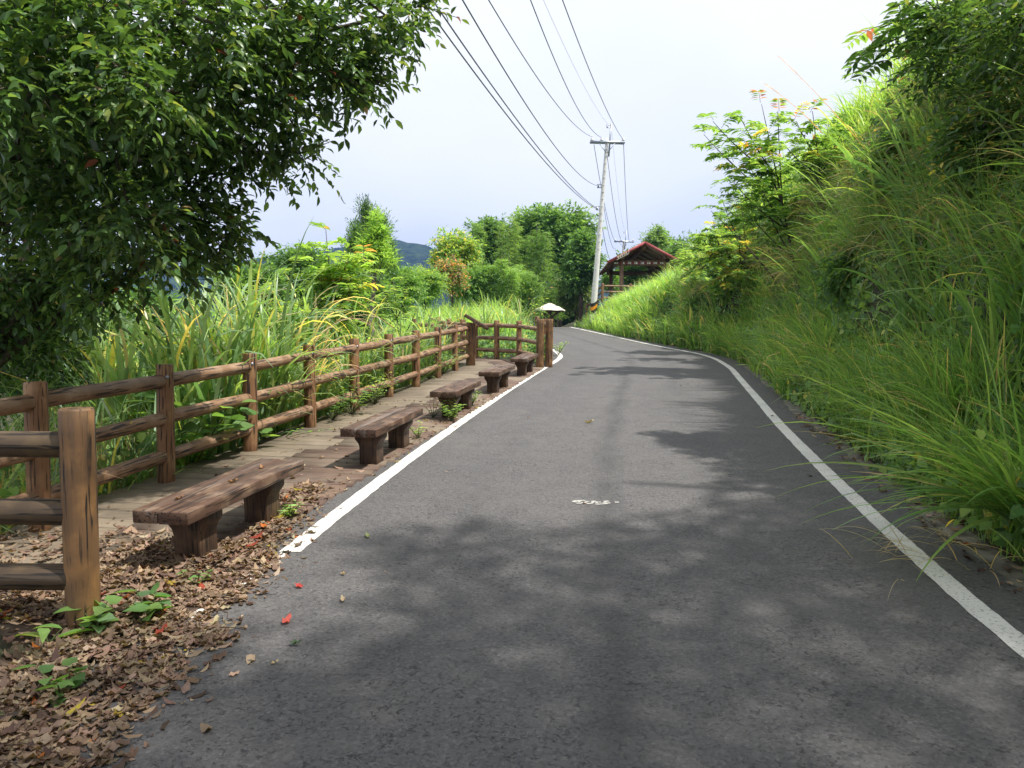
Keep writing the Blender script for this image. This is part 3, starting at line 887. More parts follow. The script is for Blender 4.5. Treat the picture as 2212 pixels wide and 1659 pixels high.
# ------------------------------------------------------------------ pavilion on the bank
def pavilion():
    y0, y1 = 46.5, 53.0
    fl = at(1343, 558, y0); fr = at(1435, 557, y0); bl = at(1320, 578, y1); br = at(1404.5, 578, y1)
    zb = 4.35
    root = empty('pavilion', (fl[0], y0, zb), 'open timber pavilion with a red edged gable roof on the grassy bank', 'pavilion')
    off = np.array([fl[0], y0, zb])
    ztop = 6.75
    for p in (fl, fr, bl, br):
        V, F = tube([np.array([p[0], p[1], zb - 0.5]) - off, np.array([p[0], p[1], ztop]) - off], [0.135, 0.125], 12)
        mb = MB(); mb.add(V, F); mb.obj('post', M['timber'], root, smooth=False)
    def bar(name, a, c, w, h, mat, parent=root):
        a, c = np.array(a) - off, np.array(c) - off
        d = c - a; L = np.linalg.norm(d); d = d / L
        side = np.cross(d, [0, 0, 1]); side /= np.linalg.norm(side); up = np.cross(side, d)
        mb = MB(); mb.box((a + c) / 2, (L, w, h), np.column_stack([d, -side, up]))
        return mb.obj(name, mat, parent)
    ext = lambda a, c, e1, e2: (a + (a - c) / np.linalg.norm(a - c) * e1, c + (c - a) / np.linalg.norm(c - a) * e2)
    def lv(p, z): return np.array([p[0], p[1], z])
    zbeam = 6.53
    a, c = ext(lv(fl, zbeam), lv(fr, zbeam), 0.42, 0.5)
    beam = bar('front_beam', a, c, 0.2, 0.30, M['timber'])
    d = (c - a) / np.linalg.norm(c - a)
    # carved band: red diamonds between pairs of white dots
    for k in range(9):
        for (kind, u) in (('dot', (k + 0.22) / 9), ('diamond', (k + 0.78) / 9)):
            if kind == 'diamond' and k == 8: continue
            q = a + (c - a) * u - off + np.array([0, -0.104, 0])
            mb = MB()
            if kind == 'dot':
                for s_ in (-0.055, 0.055):
                    an = np.linspace(0, 2 * np.pi, 10, endpoint=False)
                    P = np.stack([q[0] + s_ * 1.2 + 0.062 * np.cos(an), np.full(10, q[1]), q[2] + 0.055 * np.sin(an)], -1)
                    Q = P + np.array([0, 0.02, 0])
                    j = np.arange(10)
                    mb.add(np.concatenate([P, Q]), [np.array([j]), np.stack([j, (j + 1) % 10, 10 + (j + 1) % 10, 10 + j], -1)])
                mb.obj('white_motif', M['white'], beam)
            else:
                for s_, m_, dy in ((0.135, 'black', 0), (0.085, 'red', -0.008)):
                    mb = MB()
                    P = np.array([[q[0] - s_, q[1] + dy, q[2]], [q[0], q[1] + dy, q[2] - s_ * .85], [q[0] + s_, q[1] + dy, q[2]], [q[0], q[1] + dy, q[2] + s_ * .85]])
                    Q = P + np.array([0, 0.015, 0]); j = np.arange(4)
                    mb.add(np.concatenate([P, Q]), [np.array([j]), np.stack([j, (j + 1) % 4, 4 + (j + 1) % 4, 4 + j], -1)])
                    mb.obj('diamond_motif', M[m_], beam)
    a2, c2 = ext(lv(bl, zbeam), lv(br, zbeam), 0.3, 0.5)
    bar('back_beam', a2, c2, 0.2, 0.28, M['timber'])
    zp = 6.86
    for s_, (p, q) in enumerate(((fl, bl), (fr, br))):
        a3, c3 = ext(lv(p, zp), lv(q, zp), 0.55, 0.5)
        bar('purlin', a3, c3, 0.20, 0.24, M['timber'])
    mf, mbk = (np.array(fl) + fr) / 2, (np.array(bl) + br) / 2
    ridge_z = 7.66
    a3, c3 = ext(lv(mf, ridge_z - 0.22), lv(mbk, ridge_z - 0.22), 0.6, 0.5)
    bar('purlin', a3, c3, 0.18, 0.26, M['timber'])
    for m_ in (mf, mbk): bar('king_post', lv(m_, zbeam + .12), lv(m_, ridge_z - 0.3), 0.2, 0.2, M['timber'])
    # roof: two slopes, sheet on boards, red barge boards on the gable
    ov_e, ov_f = 0.92, 0.75
    axis_ = unit(np.array([mbk[0] - mf[0], mbk[1] - mf[1], 0.0]))
    F0, F1 = mf - axis_ * ov_f, mbk + axis_ * ov_f
    half = np.array([fr[0] - fl[0], fr[1] - fl[1], 0]) / 2
    hw = np.linalg.norm(half); hd = half / hw
    pitch = math.atan2(ridge_z - 6.98, hw)
    for sgn in (-1, 1):
        E0, E1 = [P + hd * sgn * (hw + ov_e) for P in (F0, F1)]
        ze = ridge_z - (hw + ov_e) * math.tan(pitch)
        top = [np.array([F0[0], F0[1], ridge_z + .03]), np.array([F1[0], F1[1], ridge_z + .03]), np.array([E1[0], E1[1], ze + .03]), np.array([E0[0], E0[1], ze + .03])]
        V = np.array(top + [t_ - np.array([0, 0, 0.05]) for t_ in top]) - off
        mb = MB(); mb.add(V, np.array([[0, 1, 2, 3], [7, 6, 5, 4], [0, 3, 7, 4], [1, 5, 6, 2], [2, 6, 7, 3], [0, 4, 5, 1]]))
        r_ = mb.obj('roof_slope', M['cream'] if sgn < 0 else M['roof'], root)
        V2 = V.copy(); V2[:, 2] -= 0.054; V2[4:, 2] += 0.02
        mb = MB(); mb.add(V2, np.array([[0, 1, 2, 3], [7, 6, 5, 4], [0, 3, 7, 4], [1, 5, 6, 2], [2, 6, 7, 3], [0, 4, 5, 1]]))
        mb.obj('ceiling', M['ceiling'], r_)
        # barge board just proud of the gable edge
        A_ = np.array([F0[0], F0[1], ridge_z]) - axis_ * 0.05; B_ = np.array([E0[0], E0[1], ze]) - axis_ * 0.05
        bar('barge_board', A_, B_, 0.04, 0.16, M['red'], root)
        for kx in range(5):
            u = (kx + 0.5) / 5
            p1 = F0 + (F1 - F0) * u; e1 = E0 + (E1 - E0) * u
            bar('rafter', (p1[0], p1[1], ridge_z - .12), (e1[0], e1[1], ze - .12), 0.07, 0.10, M['timber'])
    # coil of rope left hanging over the gable edge
    pts = []
    A_ = np.array([F0[0], F0[1], ridge_z]) - axis_ * 0.12; E0 = F0 - hd * (hw + ov_e)
    for k in range(40):
        u = 0.45 + 0.30 * k / 39
        q = A_ + (np.array([E0[0], E0[1], ridge_z - (hw + ov_e) * math.tan(pitch)]) - np.array([F0[0], F0[1], ridge_z])) * u
        pts.append(q + np.array([0.06 * math.sin(k * 0.9), -0.05, 0.10 * math.cos(k * 0.9) - 0.06]))
    V, F = tube(np.array(pts), 0.02, 5); mb = MB(); mb.add(V, F)
    tag(mb.obj('rope', M['rope']), 'pale rope looped over the gable edge of the pavilion roof', 'rope')
pavilion()
fz = lambda x, y: 4.12
pf = [tuple(at(1301, 640, 44.9)[:2]), tuple(at(1361, 640, 45.2)[:2]), tuple(at(1420, 640, 45.4)[:2]), tuple(at(1480, 640, 45.6)[:2])]
pf = [tuple(at(1290, 650, 48.5)[:2])] + pf
rail_fence(pf, 'log fence in front of the pavilion, standing above the grassy slope', base=fz, r=0.055)
rail_fence([tuple(at(1268, 650, 52.0)[:2]), tuple(at(1281, 652, 48.0)[:2])], 'short dark log fence behind the leaning utility pole', base=lambda x, y: 3.3, r=0.055, rail_mat='rail_old')

# ------------------------------------------------------------------ mushroom shelter beyond the crest
def shelter():
    y = 53.0
    c = at(1187, 700, y); zb = 2.2
    root = empty('mushroom_shelter', (c[0], y, zb), 'small umbrella shaped shelter with a cream roof where the road dips away', 'shelter')
    zr, za, rad = 1.74, 2.28, 1.05
    n = 24
    an = np.linspace(0, 2 * np.pi, n, endpoint=False)
    wav = 1 + 0.03 * np.cos(an * 6)
    rings = []
    for k, (rr, zz) in enumerate(((0.06, za), (0.3, za - .10), (0.65, za - .27), (1.0, za - .47), (1.0, za - .53))):
        sc_ = rad * (rr if k else 0.05)
        rings.append(np.stack([sc_ * np.cos(an) * wav, sc_ * np.sin(an) * wav, np.full(n, zz) + 0.02 * np.cos(an * 6 + k)], -1))
    V = np.concatenate(rings)
    F = np.concatenate([np.stack([i * n + np.arange(n), i * n + (np.arange(n) + 1) % n, (i + 1) * n + (np.arange(n) + 1) % n, (i + 1) * n + np.arange(n)], -1) for i in range(4)])
    mb = MB(); mb.add(V, [F, np.array([np.arange(n)])]); mb.obj('roof', M['cream'], root)
    V, F = tube([(0, 0, -0.3), (0, 0, za - 0.1)], [0.11, 0.09], 10); mb = MB(); mb.add(V, F); mb.obj('post', M['timber'], root)
    for k in range(6):
        a = k * np.pi / 3 + .3
        d = np.array([math.cos(a), math.sin(a), 0])
        V, F = tube([d * 0.08 + np.array([0, 0, 1.25]), d * 0.85 + np.array([0, 0, 1.80])], 0.04, 6); mb = MB(); mb.add(V, F); mb.obj('strut', M['timber'], root)
    V = np.concatenate([np.stack([rad * .97 * np.cos(an), rad * .97 * np.sin(an), np.full(n, za - .56)], -1), [[0, 0, za - .3]]])
    F = np.stack([np.arange(n), (np.arange(n) + 1) % n, np.full(n, n)], -1)
    mb = MB(); mb.add(V, F); mb.obj('ceiling', M['ceiling'], root)
shelter()

# ------------------------------------------------------------------ foliage generators
def pick(cols, n, jit=0.18):
    """a random base colour per leaf: cols = [(weight, rgb)]"""
    w = np.array([c[0] for c in cols], float); w /= w.sum()
    k = rng.choice(len(cols), n, p=w)
    c = np.array([c[1] for c in cols])[k]
    return c * (1 + jit * (rng.random((n, 1)) * 2 - 1)) * (1 + 0.08 * (rng.random((n, 3)) * 2 - 1))

def blades(base, az, length, width, th0, droop, K=6, tint=None, power=1.6, twist=0.5):
    """arching grass blades; th0 = lean from vertical at the base, droop = added lean at the tip"""
    n = len(base)
    t = np.linspace(0, 1, K + 1)
    th = th0[:, None] + droop[:, None] * t[None] ** power
    ds = (length / K)[:, None]
    hx = np.cumsum(np.sin(th[:, :-1]) * ds, 1); hz = np.cumsum(np.cos(th[:, :-1]) * ds, 1)
    hx = np.concatenate([np.zeros((n, 1)), hx], 1); hz = np.concatenate([np.zeros((n, 1)), hz], 1)
    dirx, diry = np.cos(az), np.sin(az)
    C = np.stack([base[:, 0, None] + hx * dirx[:, None], base[:, 1, None] + hx * diry[:, None], base[:, 2, None] + hz], -1)
    tw = twist * (rng.random(n) * 2 - 1)
    sx, sy = -np.sin(az), np.cos(az)
    wv = np.interp(t, [0, 0.12, 0.4, 0.75, 1], [0.55, 0.85, 1.0, 0.62, 0.04])
    ang = tw[:, None] * t[None] * 2
    Sx = sx[:, None] * np.cos(ang) ; Sy = sy[:, None] * np.cos(ang)
    Sz = np.sin(ang)
    S = np.stack([Sx, Sy, Sz], -1) * (width[:, None] * wv[None] * 0.5)[..., None]
    L, Rr = C - S, C + S
    V = np.stack([L, Rr], 2).reshape(n, -1, 3)
    m = 2 * (K + 1)
    q = np.array([[2 * i, 2 * i + 1, 2 * i + 3, 2 * i + 2] for i in range(K)])
    F = (np.arange(n)[:, None, None] * m + q[None]).reshape(-1, 4)
    T = np.repeat(tint, m, 0)
    return V.reshape(-1, 3), F, T

LEAF_T = {
    # (u along, v across, w up) and faces
    'ovate': (np.array([[0, 0, 0], [.22, -.30, .05], [.22, 0, 0], [.22, .30, .05], [.5, -.42, .06], [.5, 0, -.01], [.5, .42, .06], [.78, -.24, .0], [.78, 0, -.05], [.78, .24, .0], [1.0, 0, -.14]]),
              [np.array([[1, 2, 5, 4], [2, 3, 6, 5], [4, 5, 8, 7], [5, 6, 9, 8]]), np.array([[0, 2, 1], [0, 3, 2], [7, 8, 10], [8, 9, 10]])]),
    'diamond': (np.array([[0, 0, 0], [.45, -.36, .04], [1, 0, -.06], [.45, .36, .04]]), [np.array([[0, 3, 2, 1]])]),
    'heart': (np.array([[0.06, 0, 0], [-.06, -.26, .02], [.28, -.50, .06], [.65, -.30, .02], [1, 0, -.10], [.65, .30, .02], [.28, .50, .06], [-.06, .26, .02], [.35, 0, -.03]]),
              [np.array([[0, 8, 2, 1], [8, 4, 3, 2], [8, 6, 5, 4], [0, 7, 6, 8]])]),
    'litter': (np.array([[0, 0, .05], [.14, -.26, .13], [.16, 0, .02], [.12, .22, .03], [.36, -.40, .02], [.38, .03, -.04], [.34, .44, .14], [.58, -.30, .14], [.60, .02, .0], [.60, .36, .0],
                         [.80, -.26, .03], [.82, .0, .05], [.80, .18, .16], [1.0, .05, .16]]),
               [np.array([[1, 2, 5, 4], [2, 3, 6, 5], [4, 5, 8, 7], [5, 6, 9, 8], [7, 8, 11, 10], [8, 9, 12, 11]]), np.array([[0, 2, 1], [0, 3, 2], [10, 11, 13], [11, 12, 13]])]),
}
def leaves(P, D, N, L, W, kind, tint, curl=1.0):
    """P positions, D axis, N approximate normal, L length, W width (arrays)"""
    tv, tf = LEAF_T[kind]
    D = unit(D); S = unit(np.cross(N, D)); U = np.cross(D, S)
    n = len(P)
    V = P[:, None] + tv[None, :, 0, None] * (L[:, None] * D)[:, None] + tv[None, :, 1, None] * (W[:, None] * S)[:, None] + tv[None, :, 2, None] * curl * (L[:, None] * U)[:, None]
    m = len(tv)
    F = [(np.arange(n)[:, None, None] * m + f[None]).reshape(-1, f.shape[1]) for f in tf]
    return V.reshape(-1, 3), F, np.repeat(tint, m, 0)

def rand_unit(n):
    return unit(rng.normal(size=(n, 3)))

def twig_leaves(S, D, tl, k, L, W, kind, cols, droop=0.25, out=None, curl=1.0, mb=None, spread=0.9):
    """k leaves alternately along each twig (start S, direction D, length tl)"""
    n = len(S)
    D = unit(D)
    side = unit(np.cross(D, np.array([0, 0, 1.0]) + 0.3 * rng.normal(size=(n, 3))))
    t = (np.arange(k) + 0.6) / k
    P = S[:, None] + D[:, None] * (tl[:, None] * t)[..., None]
    P[..., 2] -= droop * tl[:, None] * t[None] ** 2
    sg = np.where(np.arange(k) % 2 == 0, 1.0, -1.0)
    sg[-1] *= 0.1
    LD = D[:, None] * 0.65 + side[:, None] * (sg * spread)[None, :, None] + np.array([0, 0, -droop])[None, None] + 0.25 * rng.normal(size=(n, k, 3))
    NN = np.array([0, 0, 1.0])[None, None] + 0.45 * rng.normal(size=(n, k, 3))
    P, LD, NN = P.reshape(-1, 3), LD.reshape(-1, 3), NN.reshape(-1, 3)
    q = len(P)
    s = 0.75 + 0.5 * rng.random(q)
    tint = pick(cols, q)
    V, F, T = leaves(P, LD, NN, L * s, W * s, kind, tint, curl)
    if mb is not None: mb.add(V, F, T)
    return P

def bezier(a, c, bend, n=7):
    a, c = np.array(a, float), np.array(c, float)
    t = np.linspace(0, 1, n)[:, None]
    m = (a + c) / 2 + np.array(bend)
    return (1 - t) ** 2 * a + 2 * t * (1 - t) * m + t * t * c

def tree(name, label, cat, base, trunk, r0, clusters, spec, group=None, bark='bark', mat='leaf_soft', limb_from=0.35, limb_r=0.25, limbs=True):
    """trunk: world points; clusters: (centre, radius or radii, twigs); spec: dict(k, L, W, kind, cols, twig)"""
    base = np.array(base, float)
    root = empty(name, base, label, cat, group)
    tp = np.array(trunk, float)
    mb = MB()
    V, F = tube(tp - base, np.linspace(r0, r0 * 0.35, len(tp)), 10); mb.add(V, F)
    cm = MB()
    for (c, rad, nt) in clusters:
        c = np.array(c, float); rad = np.ones(3) * rad
        if limbs:
            u = limb_from + (0.98 - limb_from) * rng.random() ** 0.8
            d = np.linalg.norm(tp - c, axis=1)
            i = min(int(u * (len(tp) - 1)), len(tp) - 1)
            lp = bezier(tp[i], c, (0, 0, 0.12 * np.linalg.norm(c - tp[i])))
            rr = r0 * limb_r * (1 - 0.5 * i / len(tp))
            V, F = tube(lp - base, np.linspace(rr, max(rr * 0.25, 0.006), len(lp)), 6); mb.add(V, F)
        q = rand_unit(nt) * (rng.random((nt, 1)) ** 0.45)
        S = c + q * rad * 0.8
        D = q * 0.9 + np.array([0, 0, spec.get('up', 0.15)]) + 0.5 * rng.normal(size=(nt, 3))
        tl = spec['twig'] * (0.6 + 0.8 * rng.random(nt))
        twig_leaves(S - base, D, tl, spec['k'], spec['L'], spec['W'], spec['kind'], spec['cols'], spec.get('droop', .25), mb=cm, curl=spec.get('curl', 1.0), spread=spec.get('spread', .9))
        if spec.get('twigs'):
            for s_, d_, l_ in list(zip(S, unit(D), tl))[:spec['twigs']]:
                V, F = tube([c - base + (s_ - c) * 0.3, s_ - base, s_ - base + d_ * l_ * 0.9 - np.array([0, 0, spec.get('droop', .25) * l_ * .8])], [0.008, 0.005, 0.003], 4); mb.add(V, F)
    mb.obj('trunk', M[bark], root, smooth=True)
    cm.obj('crown', M[mat], root, tint=True)
    return root

# palette
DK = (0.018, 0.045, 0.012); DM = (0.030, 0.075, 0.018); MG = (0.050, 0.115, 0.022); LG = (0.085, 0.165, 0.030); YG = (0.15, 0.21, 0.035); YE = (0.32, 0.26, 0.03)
RD = (0.28, 0.06, 0.03); OR = (0.34, 0.14, 0.03); BR = (0.16, 0.10, 0.05); TN = (0.30, 0.22, 0.12); BG = (0.075, 0.14, 0.075); GG = (0.11, 0.17, 0.115)

# ------------------------------------------------------------------ the big overhanging tree on the left
def left_tree():
    base = np.array([-5.3, 7.4, G(-5.3, 7.4) - 0.1])
    trunk = [base, base + [0.15, -0.1, 1.6], base + [0.35, -0.2, 3.2], base + [0.5, -0.3, 4.8], base + [0.9, -0.5, 6.6], base + [1.2, -.6, 8.2]]
    px = [(-60, 40, 5.2, 105), (60, 40, 5.6, 100), (200, 50, 5.2, 95), (350, 40, 6.0, 95), (480, 55, 5.6, 90), (610, 40, 6.2, 90), (730, 45, 6.4, 85), (835, 35, 6.6, 62), (890, 22, 6.8, 30),
          (-40, 200, 6.0, 100), (80, 190, 5.0, 95), (210, 190, 5.4, 95), (340, 200, 5.0, 90), (480, 185, 5.8, 90), (610, 165, 6.2, 90), (730, 150, 6.4, 80), (815, 190, 6.7, 52), (848, 190, 6.7, 32),
          (50, 350, 5.6, 95), (180, 340, 6.2, 95), (320, 330, 5.8, 92), (460, 310, 6.4, 85), (570, 270, 6.4, 75), (660, 262, 6.7, 55), (690, 345, 6.9, 38), (610, 345, 6.8, 45), (520, 390, 6.6, 55),
          (50, 490, 6.4, 95), (190, 475, 6.0, 92), (320, 470, 5.5, 88), (430, 455, 6.2, 76), (500, 490, 6.6, 55), (560, 515, 7.0, 46), (470, 545, 6.8, 45),
          (-20, 600, 6.6, 80), (110, 615, 6.8, 78), (225, 600, 6.2, 78), (330, 570, 6.4, 66), (420, 555, 6.3, 52),
          (40, 705, 7.4, 66), (140, 700, 7.6, 62), (-60, 760, 7.6, 75), (90, 770, 8.2, 40), 
          (130, 775, 8.6, 62), (30, 815, 8.8, 60),  (-60, 690, 7.0, 80), (20, 655, 7.4, 70), (170, 655, 7.2, 66),
          # a second, deeper layer behind the first
          (100, 110, 8.0, 120), (300, 120, 8.2, 120), (500, 110, 8.4, 115), (680, 95, 8.2, 95), (100, 280, 8.2, 120), (300, 270, 8.4, 120), (480, 255, 8.2, 105), (130, 420, 8.4, 115), (330, 400, 8.2, 100), (100, 560, 8.6, 100), (280, 540, 8.4, 80)]
    cl = []
    for (x, y, d, r) in px:
        k_ = min(max((y - 50) / 150, 0), 1) * min(max(x / 300, 0), 1)
        c = at(x - 40 * k_, y - 14 * k_, d)
        rad = (r if r > 60 else r * .75) / FPX * d
        cl.append((c, (rad, rad * 1.5, rad), int(18 + 60 * (r / 95.0) ** 2)))
    # crown goes on above and behind the picture: unseen clumps added to deepen shade
    for (x, y, z, r, n) in ((-4.5, 5.5, 6.8, 1.1, 80), (-3.0, 6.0, 7.2, 1.2, 80), (-1.8, 6.6, 7.0, 1.0, 60), (-5.6, 7.0, 7.6, 1.3, 100), (-4.2, 7.6, 8.4, 1.3, 90), (-2.6, 7.8, 8.3, 1.1, 70),
                            (0.2, 1.0, 6.9, 1.0, 120), (1.4, 0.4, 6.8, 1.0, 120), (0.9, 2.2, 7.4, 0.9, 100), (-5.0, 3.6, 5.8, 1.1, 140), (-3.8, 3.4, 6.2, 1.1, 140), (-6.4, 5.2, 5.6, 1.2, 140), (-3.4, 2.0, 6.4, 1.0, 110), (-4.4, 8.8, 6.6, 1.2, 150)):
        cl.append(((x, y, z), r, n))
    cols = [(3, DM), (5, MG), (1, DK), (2.5, LG), (0.4, YG), (0.03, RD), (0.05, TN)]
    spec = dict(k=9, L=0.090, W=0.047, kind='ovate', cols=cols, twig=0.29, droop=0.28, up=0.05, twigs=5, curl=1.2)
    return tree('overhanging_tree', 'large dark glossy leaved tree overhanging the near end of the log fence', 'tree', base, trunk, 0.20, cl, spec, mat='leaf', limb_from=0.3, limb_r=0.3)
left_tree()

# ------------------------------------------------------------------ trees of the middle distance
def crown_clusters(px, py, y, rx, ry, n, nt, depth=1.0, flat=0.5, jitter=1.0):
    """fills an ellipsoid (pixel half axes rx, ry about (px, py) at distance y) with leafy clumps"""
    c = at(px, py, y); a, b = rx / FPX * y, ry / FPX * y
    out = []
    for k in range(n):
        q = rand_unit(1)[0] * (0.30 + 0.55 * rng.random())
        s = flat * (0.75 + 0.5 * rng.random())
        rr = np.array([a, a * depth, min(a, b)]) * s
        out.append((c + q * np.array([a, a * depth, b]) * jitter, np.minimum(rr, max(a, b) * 0.6), nt))
    return out

def far_tree(name, label, cat, px, py, y, rx, ry, spec, n=14, nt=60, r0=0.13, group=None, bark='bark', base_py=None, depth=1.0, flat=0.5, clusters=None, mat='leaf_soft', lean=0.0):
    c = at(px, py, y)
    bx = c[0] - lean
    bz = G(bx, y)
    base = (bx, y, bz - 0.05)
    top = c + np.array([0, 0, ry / FPX * y * 0.7])
    trunk = bezier(base, top, (0.1, 0, 0), 8)
    cl = clusters or crown_clusters(px, py, y, rx, ry, n, nt, depth, flat)
    return tree(name, label, cat, base, trunk, r0, cl, spec, group, bark, mat)

far_grp = 'trees beyond the grass field'
S_ = lambda cols, L=0.16, W=0.10, k=7, twig=0.5, kind='diamond', **kw: dict(k=k, L=L, W=W, kind=kind, cols=cols, twig=twig, **kw)

# dark cypress and lighter one before it
def conifer(px, top_py, bot_py, y, half, label, cols, n=26, name='cypress'):
    cl = []
    for k in range(n):
        t = (k + 0.5) / n
        py = bot_py + (top_py - bot_py) * t
        w = half * (1 - t) ** 0.75 * (0.85 + 0.3 * rng.random()) + 3
        for j in range(2 if t < 0.75 else 1):
            a = rng.random() * 6.28
            c = at(px, py, y) + np.array([math.cos(a), math.sin(a), 0]) * w / FPX * y * 0.55
            r = w / FPX * y
            cl.append((c, (r * 0.55, r * 0.55, r * 0.5 + 0.12), int(26 + 60 * (1 - t))))
    c = at(px, top_py + 10, y); b = (c[0], y, G(c[0], y) - .05)
    return tree(name, label, 'tree', b, bezier(b, c, (0, 0, 0), 8), 0.13, cl,
                S_(cols, 0.13, 0.045, 8, 0.42, up=1.1, droop=-0.1, spread=.5), 'cypress trees', limbs=False)
conifer(792, 448, 640, 31, 44, 'tall dark cypress standing furthest back among the left trees', [(3, DK), (4, DM)])
conifer(818, 478, 640, 27, 40, 'lighter green cypress just in front of the tall dark one', [(4, DM), (4, MG)], 22)
conifer(768, 500, 650, 29, 30, 'small dark cypress left of the tall dark one, behind the sumac', [(4, DM), (3, MG), (1, DK)], 16)

# slim young tree with a bare stem
c_ = at(812, 540, 16.5)
b_ = at(806, 705, 16.5)
tree('slim_tree', 'slim young tree with a bare grey stem and fresh green crown behind the fence', 'tree', (b_[0], 16.5, G(b_[0], 16.5) - .1),
     np.array([[b_[0], 16.5, G(b_[0], 16.5) - .1], at(803, 700, 16.5), at(806, 640, 16.5), at(810, 595, 16.5), at(822, 572, 16.5), at(815, 510, 16.5)]), 0.062,
     crown_clusters(808, 538, 16.5, 24, 42, 15, 36, 1.0, .42) + crown_clusters(815, 500, 16.5, 11, 26, 6, 22) + [(at(786, 572, 16.5), .18, 22), (at(840, 562, 16.5), .16, 18)],
     S_([(4, (0.10, 0.19, 0.03)), (4, (0.14, 0.25, 0.04))], 0.13, 0.034, 9, 0.20, up=.7, droop=.05), bark='bark_pale', mat='leaf_soft', limb_r=0.35)

# ------------------------------------------------------------------ pinnate (sumac) saplings
def sumac(name, label, base, tips, rl=0.42, nleaf=9, cols=None, group=None, tipcol=None, stem_r=0.03, fronds=9, llen=0.085, yellow=0.03):
    base = np.array(base, float)
    root = empty(name, base, label, 'sapling', group)
    sm, cm = MB(), MB()
    cols = cols or [(4, LG), (3, MG), (2, YG)]
    for ti, tip in enumerate(tips):
        tip = np.array(tip, float)
        if ti == 0: start = base
        else:
            dd = np.linalg.norm(main - tip, axis=1); start = main[max(1, min(int(np.argmin(dd)) - 2, 5 if ti % 2 else 4))]
        sp = bezier(start, tip, (0, 0, (0.06 if ti == 0 else -0.10) * np.linalg.norm(tip - start)), 9)
        if ti == 0: main = sp
        V, F = tube(sp - base, np.linspace(stem_r * (1 if ti == 0 else .6), 0.006, 9), 6); sm.add(V, F)
        dirt = unit(tip - start)
        for k in range(fronds):
            t = (0.40 if ti == 0 else 0.22) + (0.60 if ti == 0 else 0.78) * (k + 1) / fronds
            p = sp[min(int(t * 8), 8)] + 0.04 * rng.normal(size=3)
            a = k * 2.4 + rng.random()
            h = np.array([math.cos(a), math.sin(a), 0])
            d = unit(h * (0.95 - 0.35 * (t > 0.92)) + dirt * 0.5 + np.array([0, 0, 0.1 + 0.5 * rng.random()]))
            m = nleaf
            s = rl * (0.7 + 0.5 * rng.random())
            tt = np.linspace(0.15, 1, m)
            ra = p + d * (s * tt)[:, None]
            ra[:, 2] -= (0.3 + 0.4 * rng.random()) * s * tt ** 2
            V, F = tube(np.concatenate([[p], ra]) - base, np.linspace(.005, .002, m + 1), 4); sm.add(V, F)
            side = unit(np.cross(d, [0, 0, 1]))
            new = tipcol if (tipcol is not None and ((t > 0.99 and ti % 4 == 0))) else None
            old = rng.random() < yellow
            P = np.repeat(ra, 2, 0)
            sg = np.tile([1.0, -1.0], m)
            Dv = side * sg[:, None] * 0.9 + d * 0.45 + np.array([0, 0, -0.30]) + 0.12 * rng.normal(size=(2 * m, 3))
            Nv = np.array([0, 0, 1.0]) + 0.2 * rng.normal(size=(2 * m, 3))
            L = llen * (0.8 + 0.4 * rng.random(2 * m)) * np.repeat(np.sin(np.pi * (0.2 + 0.65 * tt)), 2) * 1.15
            tint = pick([(1, new), (3, LG)] if new else ([(2, YE), (2, YG), (.5, OR)] if old else cols), 2 * m, .12)
            V, F, T = leaves(P - base, Dv, Nv, L, L * 0.42, 'ovate', tint); cm.add(V, F, T)
    sm.obj('stem', M['bark'], root, smooth=True)
    cm.obj('foliage', M['leaf_soft'], root, tint=True)
    return root
def tips(y, *p, dz=0.35): return [at(a, b, y + dz * (rng.random() - .5) * 4) for a, b in p]

b0 = at(735, 690, 13.5)
sumac('sumac_sapling', 'young sumac with one orange new leaf tuft, in front of the cypresses', (b0[0], 13.5, G(b0[0], 13.5)),
      tips(13.5, (704, 500), (760, 540), (672, 548), (735, 575), (790, 560), (690, 600), (760, 610)), 0.58, 9, [(4, (0.12, .21, .035)), (2, LG), (1, YG)], None, (0.30, 0.13, 0.03), fronds=15, llen=0.19, yellow=.04, stem_r=.022)
b0 = at(585, 720, 12.0)
sumac('sumac_sapling', 'low leafy sumac between the tall grass and the dark tree branches', (b0[0], 12.0, G(b0[0], 12.0)),
      tips(12.0, (600, 600), (560, 620), (640, 640), (690, 650)), 0.45, 9, fronds=9, llen=.13, yellow=.05)
b0 = at(870, 690, 19)
sumac('sumac_sapling', 'low bushy sumac right of the slim grey stem, over the fence', (b0[0], 19, G(b0[0], 19)),
      tips(19, (850, 610), (880, 630), (905, 655), (830, 640), (780, 640)), 0.5, 9, fronds=9, llen=.15, yellow=.02)
# right bank
def bank_base(px, py, y):
    p = at(px, py, y); return (p[0], y, G(p[0], y) - .1)
G1 = 'sumac saplings on the right bank'
sumac('sumac_sapling', 'tall sumac with spreading sparse branches leaning out against the sky', bank_base(1740, 420, 17.5),
      tips(17.5, (1645, 225), (1540, 262), (1520, 290), (1600, 255), (1640, 300), (1560, 330), (1620, 360), (1585, 395), (1680, 240), (1640, 415), (1600, 440)), 0.64, 10, [(2, MG), (4, LG), (1, (0.12, .21, .035))], G1, (0.20, 0.085, 0.05), .035, 13, .19, .04)
sumac('sumac_sapling', 'sumac behind the grass crest with red tipped shoots beside the sparse tall one', bank_base(1790, 400, 16.5),
      tips(16.5, (1755, 240), (1720, 262), (1790, 265), (1700, 320), (1750, 330), (1815, 290)), 0.55, 10, [(3, MG), (3, LG), (1, YG)], G1, (0.20, 0.085, 0.05), .03, 11, .16, .03)
